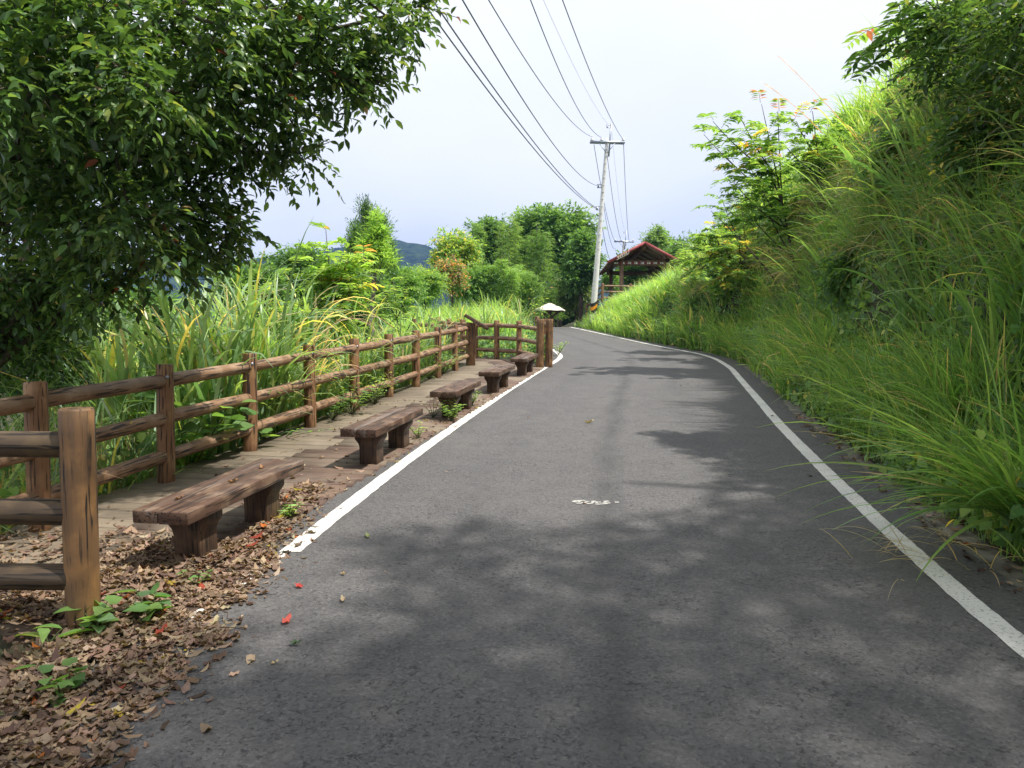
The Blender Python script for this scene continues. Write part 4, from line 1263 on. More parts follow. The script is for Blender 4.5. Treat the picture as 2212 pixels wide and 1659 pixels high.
sumac('sumac_sapling', 'drooping sumac with yellow leaves hanging low over the bank near the pavilion', bank_base(1640, 560, 24),
      tips(24, (1480, 530), (1510, 500), (1475, 560), (1540, 475), (1560, 520), (1530, 570), (1595, 470), (1500, 600), (1580, 590), (1545, 620)), 0.66, 10, [(3, MG), (3, LG), (1.5, YG)], G1, None, .04, 12, .20, .10)
sumac('sumac_sapling', 'small sumac shoot standing up alone from the bank edge above the yellow leaved one', bank_base(1690, 470, 21),
      tips(21, (1535, 455), (1560, 430), (1600, 420), (1575, 475)), 0.58, 10, [(3, MG), (3, LG)], G1, None, .03, 10, .17, .05)
sumac('sumac_sapling', 'big leaved red stemmed sumac branch hanging out at the top of the bank', (6.3, 8.6, G(6.3, 8.6)),
      tips(8.6, (1900, 60), (1870, 110), (1930, 130), (1960, 40), (1990, 90), (2040, 60), (2010, 150), dz=.15), 0.46, 8, [(3, DM), (3, MG), (1, LG)], G1, (0.16, 0.04, 0.03), .022, 9, .16, .0)

# ------------------------------------------------------------------ wood beyond the field
WG = 'trees of the wood beyond the grass field'
far_tree('yellow_tree', 'yellow green tree with a rounded top at the left end of the wood', 'tree', 985, 565, 46, 46, 68, S_([(3, LG), (3, YG), (1, YE), (2, MG)], .24, .14), 30, 60, .14, WG)
far_tree('red_leaved_tree', 'small reddish brown leaved tree in front of the yellow green one', 'tree', 975, 595, 41, 32, 32, S_([(3, (0.16, 0.10, 0.05)), (1, OR), (4, MG)], .16, .1), 14, 55, .09, WG)
far_tree('broadleaf_tree', 'dark rounded broadleaf crown rising at the upper left of the wood', 'tree', 1056, 530, 60, 44, 76, S_([(3, DM), (4, MG), (1, LG)], .30, .19), 30, 60, .2, WG)
far_tree('broadleaf_tree', 'tallest rounded broadleaf tree at the top of the wood, left of the leaning pole', 'tree', 1208, 515, 62, 76, 78, S_([(3, DM), (5, MG), (2, LG)], .32, .20), 52, 66, .25, WG)
far_tree('broadleaf_tree', 'dark tree close behind the foot of the leaning pole', 'tree', 1254, 578, 54, 38, 76, S_([(4, DM), (4, MG)], .28, .17), 30, 64, .2, WG)
far_tree('broadleaf_tree', 'green broadleaf crown in the middle of the wood behind the bamboo', 'tree', 1138, 535, 64, 62, 80, S_([(4, MG), (3, LG), (1, DM)], .30, .19), 44, 60, .2, WG)
far_tree('grey_green_bush', 'rounded grey green bush at the road edge below the dark tree', 'bush', 1243, 630, 57, 36, 42, S_([(4, (0.085, 0.12, 0.05)), (3, (0.06, 0.09, 0.035)), (1, LG)], .18, .10), 40, 70, .1, WG)
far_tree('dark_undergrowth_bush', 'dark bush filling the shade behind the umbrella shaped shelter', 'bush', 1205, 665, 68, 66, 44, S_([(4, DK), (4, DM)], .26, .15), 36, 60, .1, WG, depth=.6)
far_tree('round_bush', 'dark green bush left of the umbrella shaped shelter', 'bush', 1150, 640, 56, 34, 36, S_([(3, DM), (4, MG)], .2, .12), 14, 60, .1, WG)
# feathery bamboo
def bamboo(px, top, bot, y, half, label, cols, culms=7, bark='bark_pale'):
    c = at(px, bot, y); base = np.array([c[0], y, G(c[0], y) - .05])
    root = empty('bamboo_clump', base, label, 'bamboo', 'bamboo clumps at the edge of the wood')
    cm = MB()
    for k in range(culms):
        a = (k / max(culms - 1, 1) - .5) * 2
        x0 = at(px + a * half * .5, bot, y)[0]
        tp_ = at(px + a * half * (0.8 + .3 * rng.random()), top + abs(a) * 26 + 26 * rng.random(), y + rng.normal() * .6)
        b2 = np.array([x0, y + rng.normal() * .5, G(x0, y) - .1])
        sp = bezier(b2, tp_, (-.15 * a, 0, .3), 12)
        mb = MB(); V, F = tube(sp - base, np.linspace(.05, .012, 12), 6); mb.add(V, F)
        mb.obj('culm', M[bark], root, smooth=True)
        n = 150
        t = 0.22 + 0.78 * rng.random(n)
        S = np.stack([np.interp(t, np.linspace(0, 1, 12), sp[:, i]) for i in range(3)], -1)
        an = rng.random(n) * 6.28
        D = np.stack([np.cos(an), np.sin(an), 0.25 + 0.5 * rng.random(n)], -1)
        tl = (0.35 + 0.8 * rng.random(n)) * (1.25 - t)  + .15
        twig_leaves(S - base, D, tl, 8, .21, .045, 'diamond', cols, .5, mb=cm)
    cm.obj('foliage', M['leaf_soft'], root, tint=True)
LB = [(3, LG), (3, (0.10, 0.19, 0.04)), (2, MG)]
bamboo(1072, 548, 650, 44, 42, 'bright feathery bamboo clump behind the right end of the grass field', LB, 9)
bamboo(1125, 560, 660, 46, 36, 'lower bright bamboo clump between the feathery one and the shelter', LB, 8)
bamboo(1030, 470, 610, 58, 24, 'slender pale bamboo rising between the yellow tree and the wood', [(3, MG), (3, LG)], 6)
bamboo(1100, 452, 620, 56, 26, 'tall pale stemmed bamboo standing in the middle of the wood', [(3, MG), (3, LG), (1, YG)], 7)
bamboo(1160, 480, 630, 55, 28, 'tall pale stemmed bamboo just left of the tallest broadleaf tree', [(4, MG), (3, LG)], 7)
bamboo(1192, 545, 640, 60, 22, 'short bamboo below the tallest broadleaf tree, above the grey green bush', [(4, MG), (2, LG)], 6)
# hedge of bushes along the far side of the field
HB = 'bushes along the far side of the grass field'
for i, (px, py, y, rx, ry, cols, lab) in enumerate((
        (640, 590, 24, 56, 46, [(4, DM), (3, MG)], 'dark green bush nearest the overhanging tree, left of the sumac'),
        (712, 625, 26, 50, 44, [(4, MG), (2, DM), (1, LG)], 'mid green bush hidden behind the orange tufted sumac'),
        (870, 616, 34, 36, 26, [(3, MG), (3, LG)], 'light green bush just right of the cypresses'),
        (915, 614, 38, 40, 26, [(4, LG), (2, YG), (2, MG)], 'pale yellow green bush below the distant blue hill'),
        (1020, 615, 44, 40, 36, [(3, MG), (3, LG), (1, DM)], 'green bush between the red leaved tree and the bamboo'),
        (790, 640, 24, 60, 44, [(4, DM), (3, MG), (1, LG)], 'dark green bush at the foot of the cypresses behind the slim bare stem'),
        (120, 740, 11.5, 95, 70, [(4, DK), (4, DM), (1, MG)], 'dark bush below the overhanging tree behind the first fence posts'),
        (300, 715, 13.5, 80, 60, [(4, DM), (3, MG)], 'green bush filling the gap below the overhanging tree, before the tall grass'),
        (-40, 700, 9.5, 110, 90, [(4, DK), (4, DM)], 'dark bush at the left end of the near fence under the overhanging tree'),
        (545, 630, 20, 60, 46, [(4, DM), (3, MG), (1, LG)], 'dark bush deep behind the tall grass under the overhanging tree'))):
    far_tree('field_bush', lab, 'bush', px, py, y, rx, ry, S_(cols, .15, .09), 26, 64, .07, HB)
PT_ = 'trees behind the pavilion'
far_tree('pavilion_tree', 'leafy tree showing above and through the pavilion from behind', 'tree', 1395, 580, 62, 80, 56, S_([(3, DM), (4, MG), (1, LG)], .28, .17), 44, 60, .16, PT_, depth=.6)
far_tree('pavilion_tree', 'pointed pale green tree top rising right of the pavilion ridge', 'tree', 1424, 520, 60, 30, 44, S_([(3, MG), (3, LG), (2, (0.10, .15, .07))], .2, .12), 16, 50, .14, PT_)
far_tree('pavilion_tree', 'dark bush closing the bank just right of the pavilion', 'bush', 1490, 560, 50, 44, 50, S_([(4, DM), (4, MG)], .2, .12), 20, 60, .12, PT_)
far_tree('pavilion_tree', 'low tree seen between the leaning pole and the pavilion posts', 'tree', 1318, 606, 58, 22, 22, S_([(3, MG), (3, LG)], .2, .12), 10, 50, .1, PT_)

BS = 'shrubs on the face of the right bank'
for (px, py, y, rx, ry, L, cols, lab) in (
        (1575, 600, 26, 46, 40, .16, [(3, MG), (3, LG), (1, DM)], 'leafy shrub on the bank face right under the yellow leaved sumac'),
        (1530, 650, 28, 40, 40, .14, [(4, DM), (3, MG)], 'dark shrub low on the bank where the sunny slope begins'),
        (1700, 455, 20, 44, 34, .13, [(3, MG), (3, LG), (1, YG)], 'light shrub on the bank edge below the sparse tall sumac'),
        (1850, 590, 12.5, 60, 44, .11, [(4, DM), (3, MG), (1, LG)], 'leafy shrub halfway up the bank above the middle of the road line'),
        (2060, 520, 9.5, 70, 52, .10, [(4, DM), (4, MG)], 'dark shrub halfway up the bank below the small leaved tree'),
        (1960, 330, 11, 60, 36, .10, [(3, DM), (3, MG), (1, LG)], 'shrub at the bank crest between the broad bladed tufts'),
        (2130, 300, 8.0, 70, 56, .09, [(4, DM), (3, MG), (.5, YE)], 'small leaved shrub directly under the small leaved tree')):
    p = at(px, py, y); x = max(p[0], float(xr(y)) + 1.0)
    q = at(px, py, y)
    b_ = (x + .25, y, G(x + .25, y) - .1)
    tree('bank_shrub', lab, 'shrub', b_, bezier(b_, (q[0], y, max(q[2], b_[2] + .3)), (0, 0, .1), 6), .03, crown_clusters(px, py, y, rx, ry, 14, 34, 1.0, .5),
         S_(cols, L, L * .62, 7, .34, kind='ovate'), BS, limb_r=.5)
# tree at the top of the right bank; its crown goes on above the picture and shades the near road
def bank_tree():
    x, y = 6.6, 5.6
    base = np.array([x, y, G(x, y) - .1])
    trunk = [base, base + [-.1, 0, 1.2], base + [-.3, -.1, 2.6], base + [-.4, -.2, 4.0], base + [-.5, -.2, 5.4]]
    cl = []
    for (px, py, d, r, n) in ((2110, 40, 7.6, 80, 70), (2200, 60, 7.0, 90, 80), (2050, 120, 8.0, 70, 60), (2180, 160, 7.4, 80, 70), (2260, 20, 6.4, 100, 90), (2270, 180, 6.6, 90, 80), (2120, 220, 7.8, 55, 40), (2030, 30, 8.2, 60, 40)):
        c = at(px, py, d); cl.append((c, r / FPX * d, n))
    for (cx, cy_, cz, r, n) in BANK_CROWN:
        cl.append(((cx - 0.9, cy_ - 1.7, cz), r * 1.1, int(n * 2.5)))
    cols = [(4, DM), (4, MG), (2, LG), (0.4, YG)]
    tree('bank_tree', 'small leaved tree crowning the right bank at the top corner above the road', 'tree', base, trunk, .14, cl,
         dict(k=9, L=.085, W=.042, kind='ovate', cols=cols, twig=.38, droop=.2, up=.1, twigs=4), mat='leaf', limb_r=.3)
BANK_CROWN = [(4.6, 4.4, 7.4, 1.0, 130), (5.6, 5.6, 7.2, 1.0, 130), (6.2, 3.6, 7.8, 1.1, 140), (4.4, 2.8, 7.2, 1.0, 130), (7.0, 5.0, 8.0, 1.1, 130), (5.2, 1.6, 7.0, 1.1, 130),
              (3.4, 3.6, 7.6, .9, 110), (6.4, 1.8, 6.6, 1.1, 120), (3.4, 1.9, 7.2, .9, 110), (7.6, 3.4, 7.2, 1.1, 130), (4.2, 5.6, 7.8, .7, 70), (5.0, 3.2, 8.4, 1.0, 120), (6.8, 6.4, 7.2, .8, 80), (2.6, 2.6, 7.4, .8, 90)]
bank_tree()

# ------------------------------------------------------------------ grasses
GR_N = [(4, (0.055, 0.125, 0.022)), (4, (0.085, 0.165, 0.03)), (2, (0.12, 0.19, 0.04)), (1.2, (0.045, 0.095, 0.03)), (0.6, (0.26, 0.22, 0.07)), (0.35, TN)]
GR_DRY = [(3, (0.14, 0.115, 0.068)), (3, (0.10, 0.085, 0.05)), (4, (0.065, 0.10, 0.03)), (1, (0.20, 0.165, 0.10))]
GR_TALL = [(3, (0.075, 0.145, 0.05)), (4, (0.12, 0.19, 0.10)), (2, (0.05, 0.105, 0.045)), (2, (0.13, 0.21, 0.055)), (0.4, (0.30, 0.29, 0.06)), (0.6, TN)]
GR_FIELD = [(4, (0.10, 0.19, 0.035)), (3, (0.13, 0.225, 0.05)), (2, (0.075, 0.155, 0.035)), (1.2, (0.17, 0.24, 0.07)), (.4, (0.28, 0.27, 0.08))]

def clump_arrays(C, nb, az0, azs, L, W, th, dr, spread):
    """C clump centres (n,3); returns blade arrays"""
    n = len(C)
    base = np.repeat(C, nb, 0) + np.column_stack([spread * rng.normal(size=(n * nb, 2)), np.zeros(n * nb)])
    az = np.repeat(az0, nb) + azs * rng.normal(size=n * nb)
    l = np.repeat(L, nb) * (0.45 + 0.75 * rng.random(n * nb))
    w = W * (0.6 + 0.7 * rng.random(n * nb))
    t0 = np.abs(th[0] + th[1] * rng.normal(size=n * nb))
    d = np.abs(dr[0] + dr[1] * rng.normal(size=n * nb))
    return base, az, l, w, t0, d

def stuff_grass(name, parts, mat='grass'):
    mb = MB()
    for V, F, T in parts: mb.add(V, F, T)
    return tag(mb.obj(name, M[mat], tint=True), kind='stuff')

def scatter_bank(n, y0, y1, e0, e1, bias=1.0):
    y = y0 + (y1 - y0) * rng.random(n) ** bias
    e = e0 + (e1 - e0) * rng.random(n)
    x = xr(y) + e
    return np.stack([x, y, ground(x, y)], -1), e

def bank_grass():
    parts = []
    # apron at the road edge: green, leaning out over the road
    for (n, y0, y1, nb, L, W, K) in ((130, 2.0, 7.0, 30, .85, .014, 7), (250, 6.5, 14, 28, .85, .018, 6), (300, 13, 24, 26, .9, .026, 5), (340, 23, 36, 24, .9, .034, 4)):
        C, e = scatter_bank(n, y0, y1, 0.62 if y0 < 13 else 0.5, 1.75)
        out = np.full(n, np.pi) + 1.5 * rng.normal(size=n)
        b = clump_arrays(C, nb, out, 0.9, L * (.45 + .9 * rng.random(n)), W, (0.2, .22), (1.4, .6), .06)
        b = b[:3] + (b[3] * np.where(np.repeat(rng.random(n), nb) < .3, 1.7, 1.0),) + b[4:]
        parts.append(blades(*b, K=K, tint=pick(GR_N, len(b[0]))))
    # a few loose tufts on the steep face, broad blades
    for (n, y0, y1, nb, L, W, K) in ((34, 3.0, 9, 26, 1.1, .026, 8), (90, 8, 18, 24, 1.1, .034, 7), (110, 17, 32, 22, 1.0, .042, 5)):
        C, e = scatter_bank(n, y0, y1, 1.5, 2.7)
        out = np.full(n, np.pi) + 1.2 * rng.normal(size=n)
        b = clump_arrays(C, nb, out, 0.9, L * (.5 + .8 * rng.random(n)), W, (0.3, .3), (1.5, .6), .07)
        parts.append(blades(*b, K=K, tint=pick(GR_CREST, len(b[0]))))
    # crest
    for (n, y0, y1, nb, L, W, K) in ((100, 3.0, 9, 26, 1.1, .022, 7), (190, 8, 18, 26, 1.1, .028, 6), (280, 17, 33, 24, 1.1, .036, 5)):
        C, e = scatter_bank(n, y0, y1, 2.5, 4.8)
        out = np.full(n, np.pi) + 1.5 * rng.normal(size=n)
        b = clump_arrays(C, nb, out, 1.0, L * (.55 + .8 * rng.random(n)), W, (0.22, .22), (1.3, .6), .08)
        parts.append(blades(*b, K=K, tint=pick(GR_CREST, len(b[0]))))
    stuff_grass('bank_grass', parts)
    # thatch of dry blades hanging down the steep face
    parts = []
    for (n, y0, y1, nb, W) in ((60, 3.5, 9, 24, .012), (150, 8, 18, 24, .018), (140, 17, 30, 20, .03)):
        C, e = scatter_bank(n, y0, y1, 1.55, 2.35)
        out = np.full(n, np.pi) + 0.8 * rng.normal(size=n)
        b = clump_arrays(C, nb, out, 0.7, .5 + .6 * rng.random(n), W, (0.8, .4), (1.7, .4), .10)
        parts.append(blades(*b, K=6, tint=pick(GR_DRY, len(b[0])), power=1.0))
    stuff_grass('dry_thatch', parts)
    # sunny slope below the pavilion and along the far road edge
    parts = []
    for (n, y0, y1, e0, e1, nb, L, W) in ((400, 33, 48, .5, 3.4, 34, 1.0, .03), (190, 33, 47, 3.0, 7.0, 26, .8, .03), (90, 48, 58, 3.0, 7.0, 22, .9, .035)):
        C, e = scatter_bank(n, y0, y1, e0, e1)
        out = np.full(n, np.pi * 1.1) + 1.5 * rng.normal(size=n)
        b = clump_arrays(C, nb, out, 1.0, L * np.interp(C[:, 1], [33, 40, 44.2, 45, 48], [1, .9, .85, .5, .5]) * (.5 + .8 * rng.random(n)), W, (0.3, .25), (1.1, .4), .12)
        parts.append(blades(*b, K=4, tint=pick(GR_FIELD, len(b[0]))))
    stuff_grass('slope_grass', parts)
GR_CREST = [(3, (0.065, 0.135, 0.025)), (4, (0.095, 0.175, 0.03)), (3, (0.14, 0.22, 0.04)), (0.3, (0.26, 0.22, 0.07)), (0.15, TN)]
bank_grass()

def field_grass():
    parts = []
    # open field between the boardwalk end and the wood
    n = 1500
    y = 21 + 26 * rng.random(n); x = -13 + 13.6 * rng.random(n)
    ok = (x < xl(y) - 0.9) & (x > -0.40 * y) & ((y > 24.5) | (x < -3.2)) & (y > 21)
    x, y = x[ok], y[ok]; n = len(x)
    C = np.stack([x, y, ground(x, y)], -1)
    b = clump_arrays(C, 26, rng.random(n) * 6.28, 1.4, np.interp(y, [21, 27, 34, 47], [1.05, 1.15, 1.6, 2.2]) * (.7 + .5 * rng.random(n)), .046, (0.15, .15), (1.4, .6), .16)
    parts.append(blades(*b, K=5, tint=pick(GR_FIELD, len(b[0])), power=2.0))
    stuff_grass('grass_field', parts)
    # fill behind the fence
    parts = []
    n = 420
    y = 4.5 + 18 * rng.random(n); u = 0.35 + 5.0 * rng.random(n) ** 1.3; x = xf(y) - u
    C = np.stack([x, y, ground(x, y)], -1)
    b = clump_arrays(C, 24, rng.random(n) * 6.28, 1.4, np.interp(y, [4, 8.5, 10.5, 12.5, 22], [1.1, 1.7, 1.7, 1.05, 1.0]) * (.7 + .5 * rng.random(n)), .030, (0.2, .18), (1.5, .6), .15)
    parts.append(blades(*b, K=7, tint=pick(GR_TALL, len(b[0])), power=2.0))
    # dry canes standing in the shade under the rails
    n = 900
    y = 4.5 + 14 * rng.random(n); x = xf(y) - 0.35 - 1.2 * rng.random(n)
    C = np.stack([x, y, ground(x, y)], -1)
    b = clump_arrays(C, 3, rng.random(n) * 6.28, 1.2, np.full(n, 1.0), .012, (0.15, .12), (.3, .2), .08)
    parts.append(blades(*b, K=3, tint=pick([(3, (0.20, .15, .075)), (2, BR), (1, (0.1, .11, .04))], len(b[0]))))
    stuff_grass('fence_grass', parts)
field_grass()

# single big clumps, copies of a few models
def clump_mesh(name, nb, L, W, th, dr, cols, K=8, power=2.0, spread=.12, stems=0, az=None, azs=2.0):
    C = np.zeros((1, 3))
    b = list(clump_arrays(C, nb, np.array([az or 0.0]), azs if az is not None else 10.0, np.array([L]), W, th, dr, spread))
    mb = MB()
    if stems: b[0][:, 2] += rng.random(nb) ** 1.5 * stems
    V, F, T = blades(*b, K=K, tint=pick(cols, nb), power=power); mb.add(V, F, T)
    return mb.mesh(name, M['grass'], tint=True)
TALL = [clump_mesh('tall_grass_clump', 70, 1.75, .058, (.13, .12), (1.7, .7), GR_TALL, 10, 2.6, .13, .8) for k in range(4)]
TG = 'tall grass clumps behind the long fence'
spots = [(470, 770, 9.0), (540, 740, 9.6), (590, 760, 10.0), (635, 770, 9.2), (690, 735, 11.5), (430, 790, 8.6), (380, 800, 9.0), (500, 740, 11.0), (745, 730, 11.0), (780, 715, 13.0), (840, 705, 14.0), (890, 700, 15.5),
         (925, 690, 17.5), (300, 820, 8.6), (960, 690, 20.0), (720, 700, 14.5), (610, 700, 13.0), (560, 700, 13.5), (1050, 690, 24.0), (1090, 690, 25.5), (1000, 690, 26.5), (1130, 690, 28.0), (240, 800, 9.8), (660, 690, 15.0), (450, 760, 10.5), (520, 760, 10.2), (565, 740, 11.5), (620, 730, 11.8), (400, 770, 10.8), (350, 790, 10.0), (490, 730, 12.6), (540, 720, 12.8), (650, 720, 12.4), (590, 715, 13.6), (430, 740, 12.2), (820, 715, 13.2), (870, 705, 15.0), (760, 720, 12.2), (910, 695, 16.8)]
for i, (px, py, d) in enumerate(spots):
    x = at(px, py, d)[0]
    x = min(x, float(xf(d)) - .25) if d < 20 else x
    o = mesh_obj('tall_grass_clump', TALL[i % 4], loc=(x, d, G(x, d)))
    o.rotation_euler = (0, 0, rng.random() * 6.28); s = (.9 + .3 * rng.random()) * (1.0 if px < 680 else .66); o.scale = (s, s, s * (1.0 + .15 * rng.random()))
    tag(o, 'tall clump of broad bluish green grass blades behind the long log fence', 'grass clump', TG)
o = mesh_obj('tall_grass_clump', clump_mesh('tall_grass_clump', 34, 1.7, .05, (.07, .06), (1.2, .9), [(3, (0.12, .21, .05)), (2, (0.10, .18, .06)), (1, (.24, .27, .05))], 10, 3, .09, .9), loc=(-3.12, 9.6, G(-3.12, 9.6)))
tag(o, 'upright bright yellow green grass clump rising highest beside the fourth fence post', 'grass clump', TG)
o = mesh_obj('tall_grass_clump', clump_mesh('tall_grass_clump', 40, 1.6, .034, (.1, .1), (.7, .4), [(1, (.26, .23, .06)), (2, (.2, .155, .09)), (3, (0.11, .17, .07))], 9, 3, .09, .9), loc=(-3.5, 9.9, G(-3.5, 9.9)))
tag(o, 'tall grass clump with pale yellowing stalks in the middle of the green clumps', 'grass clump', TG)
# blades hanging over the rails
HANG = [((706, 735, 10.8), 'dry straw coloured grass bunch hanging over the rails', [(3, TN), (2, (.36, .27, .15)), (1, BR)], 26), ((660, 760, 9.9), 'green grass blades hanging down over the rails by the fourth post', GR_TALL, 22), ((800, 720, 12.6), 'arching green grass blades drooping over the rails past the dry bunch', GR_TALL, 26)]
for (px, py, d), lab, cols, nb in HANG:
    x = float(xf(d)) - .22
    o = mesh_obj('drooping_grass', clump_mesh('drooping_grass', nb, 1.5, .026, (.25, .15), (2.5, .3), cols, 10, 1.6, .08, .9, az=0.15, azs=.6), loc=(x, d, G(x, d) + .35))
    tag(o, lab, 'grass clump', 'grass drooping over the fence rails')

BANKC = [clump_mesh('silvergrass_clump', 90, 1.5, .013, (.30, .22), (1.3, .45), GR_N, 9, 1.5, .08, az=np.pi, azs=.75) for k in range(4)]
WIDE = [clump_mesh('silvergrass_clump', 46, 1.7, .026, (.25, .22), (1.0, .5), [(4, (0.05, .11, .025)), (4, (0.075, .15, .03)), (1, (0.13, .2, .045))], 9, 1.6, .1, az=np.pi, azs=.7) for k in range(2)]
BGN = 'silvergrass clumps on the right bank'
for i, (y, e) in enumerate(((5.0, 1.0), (5.8, .85), (6.6, .9), (7.4, 1.0), (8.2, .85), (9.0, 1.0), (9.9, .9), (10.8, 1.05), (12, .9), (13.2, 1.0), (14.6, .95), (16, 1.0), (17.6, .95), (19.4, 1.0), (6.2, 1.5), (7.8, 1.6), (11.4, 1.6), (15.4, 1.5), (21.4, 1.0), (23.6, 1.0))):
    x = float(xr(y)) + e
    o = mesh_obj('silvergrass_clump', BANKC[i % 4], loc=(x, y, G(x, y) - .03))
    o.rotation_euler = (0, 0, .6 * (rng.random() - .5)); s = .75 + .35 * rng.random(); o.scale = (s, s, s)
    tag(o, 'fine arching silvergrass clump leaning toward the road at the foot of the bank', 'grass clump', BGN)
for i, (y, e, s, lab) in enumerate(((8.8, 2.7, 1.1, 'broad bladed grass tuft high on the bank under the red stemmed sumac branch'), (11.5, 2.8, 1.2, 'broad bladed grass tuft sticking out against the sky at the bank crest'),
                                    (6.8, 2.4, 1.0, 'broad bladed grass tuft high on the bank below the small leaved tree'), (5.2, 1.7, .9, 'broad bladed grass tuft arching in from the nearest part of the bank'), (13.6, 2.8, 1.1, 'broad bladed backlit grass tuft right of the sparse tall sumac'))):
    x = float(xr(y)) + e
    o = mesh_obj('silvergrass_clump', WIDE[i % 2], loc=(x, y, G(x, y) - .03)); o.scale = (s, s, s); o.rotation_euler = (0, 0, -.3 + .6 * rng.random())
    tag(o, lab, 'grass clump', BGN)
BIG = [clump_mesh('silvergrass_clump', 40, 1.55, .046, (.42, .20), (.62, .4), [(4, (0.05, .11, .03)), (4, (0.075, .15, .035)), (1, (0.13, .2, .05))], 9, 2.2, .12, az=np.pi, azs=.55) for k in range(3)]
for i, (px, py, d, s, lab) in enumerate(((1890, 330, 11.5, 1.15, 'big stiff grass tuft slanting up left against the sky, below the red stemmed sumac'),
                                         (1985, 330, 10.0, 1.1, 'big stiff grass tuft at the crest, next right of the one against the sky'),
                                         (2090, 380, 8.6, 1.05, 'big stiff dark grass tuft under the small leaved tree'),
                                         (1800, 400, 14.0, 1.1, 'big stiff backlit grass tuft between the tall sumac and the crest shrub'),
                                         (1980, 620, 9.2, .95, 'stiff grass tuft halfway up the bank above the near white line'),
                                         (2190, 470, 6.8, .95, 'stiff grass tuft arching in from the edge of the bank nearest the camera'),
                                         (2120, 800, 7.0, .85, 'stiff grass tuft low on the near bank behind the one reaching over the line'))):
    p = at(px, py, d)
    x = max(p[0], float(xr(d)) + .9)
    o = mesh_obj('silvergrass_clump', BIG[i % 3], loc=(x + .1, d, max(G(x + .1, d) - .05, p[2] - .5))); o.scale = (s, s, s)
    o.location.z = G(x + .1, d) - .05
    tag(o, lab, 'grass clump', BGN)
# the near clump that reaches over the white line, and its flattened dry blades
x, y = 3.36, 4.95
o = mesh_obj('silvergrass_clump', clump_mesh('silvergrass_clump', 170, 1.45, .020, (.92, .25), (.80, .3), GR_N, 10, 1.4, .11, az=np.pi, azs=.38), loc=(x, y, float(plane(y)) + .28))
tag(o, 'nearest silvergrass clump reaching right across the white line', 'grass clump', BGN)
mb = MB()
n = 46
bx = np.stack([2.75 + .30 * rng.normal(size=n), 4.95 + .28 * rng.normal(size=n), np.full(n, float(plane(4.85)) + .05)], -1)
V, F, T = blades(bx, np.pi + 1.1 * rng.normal(size=n), .15 + .45 * rng.random(n), .005 + .004 * rng.random(n), .8 + .6 * rng.random(n), .6 + .5 * rng.random(n), 8, pick([(4, (.22, .17, .09)), (2, (.26, .20, .10))], n)); mb.add(V, F, T)
tag(mb.obj('dry_grass', M['grass'], tint=True), kind='stuff')
# long bare grass plumes against the sky
for (a, c, d, lab) in (((1795, 245), (1680, 120), 14, 'long thin grass plume pointing up left above the sparse tall sumac'), ((1720, 240), (1650, 180), 15, 'shorter thin grass plume beside the long one against the sky')):
    A, B = at(*a, d), at(*c, d)
    sp = bezier(A + (A - B) * .8, B, (0.1, 0, .05), 12)
    mb = MB(); V, F = tube(sp, np.linspace(.008, .003, 12), 5); mb.add(V, F, np.array(TN))
    n = 30
    t = .75 + .25 * rng.random(n); S = np.stack([np.interp(t, np.linspace(0, 1, 12), sp[:, i]) for i in range(3)], -1)
    V, F, T = leaves(S, unit(B - A) + .25 * rng.normal(size=(n, 3)), rand_unit(n), np.full(n, .10), np.full(n, .006), 'diamond', pick([(1, TN)], n)); mb.add(V, F, T)
    tag(mb.obj('grass_plume', M['grass'], tint=True), lab, 'grass plume')

# ------------------------------------------------------------------ creepers and ground cover
def creeper(name, P, N, L, W, cols, kind='heart', mat='leaf_soft'):
    n = len(P)
    s = .6 + .7 * rng.random(n)
    D = np.cross(N, rand_unit(n)); D[:, 2] -= .5
    V, F, T = leaves(P, D, N + .45 * rng.normal(size=(n, 3)), L * s, W * s, kind, pick(cols, n))
    mb = MB(); mb.add(V, F, T)
    return tag(mb.obj(name, M[mat], tint=True), kind='stuff')
CRC = [(4, MG), (4, LG), (2, DM), (1, YG), (.25, YE)]
n = 17000
y = 2 + 38 * rng.random(n) ** 1.2; e = .48 + 1.15 * rng.random(n); x = xr(y) + e
P = np.stack([x, y, ground(x, y) + .04 + (.15 + .95 * vnoise(x * 1.6, y * 1.1, 51)) * rng.random(n)], -1)
creeper('bank_foot_cover', P, np.tile([-.7, -.2, .8], (n, 1)), .085, .07, CRC)
n = 21000
y = 3.0 + 29 * rng.random(n); e = 1.1 + 2.2 * rng.random(n); x = xr(y) + e
P = np.stack([x - .22 * rng.random(n), y, ground(x, y) + .05 + .45 * rng.random(n) * vnoise(x * 1.4, y * 1.4, 41)], -1)
creeper('bank_creeper', P, np.tile([-.8, -.4, .5], (n, 1)), .10, .085, [(4, MG), (3, DM), (2, LG), (.6, YG), (.25, YE)])
n = 5200
y = 4.3 + 17 * rng.random(n); u = .12 + 1.5 * rng.random(n) ** 1.4; x = xf(y) - u
P = np.stack([x, y, ground(x, y) + .05 + .75 * rng.random(n) ** 1.4], -1)
creeper('fence_creeper', P, np.tile([.5, -.5, .8], (n, 1)), .085, .07, [(4, MG), (4, LG), (2, DM), (1, YG)])
n = 3600
y = 19.8 + 7.5 * rng.random(n); x = -1.0 + 2.1 * rng.random(n)
far_x = interp(y, [(19.3, .95), (21.3, .35), (21.8, -.35), (22.2, -1.0), (23, -1.4), (30, -3)])
ok = (x > far_x) & (x < xl(y) - .3)
x, y = x[ok], y[ok]; n = len(x)
P = np.stack([x, y, plane(y) + .05 + .62 * rng.random(n)], -1)
creeper('bend_creeper', P, np.tile([.3, -.7, .8], (n, 1)), .10, .08, CRC)

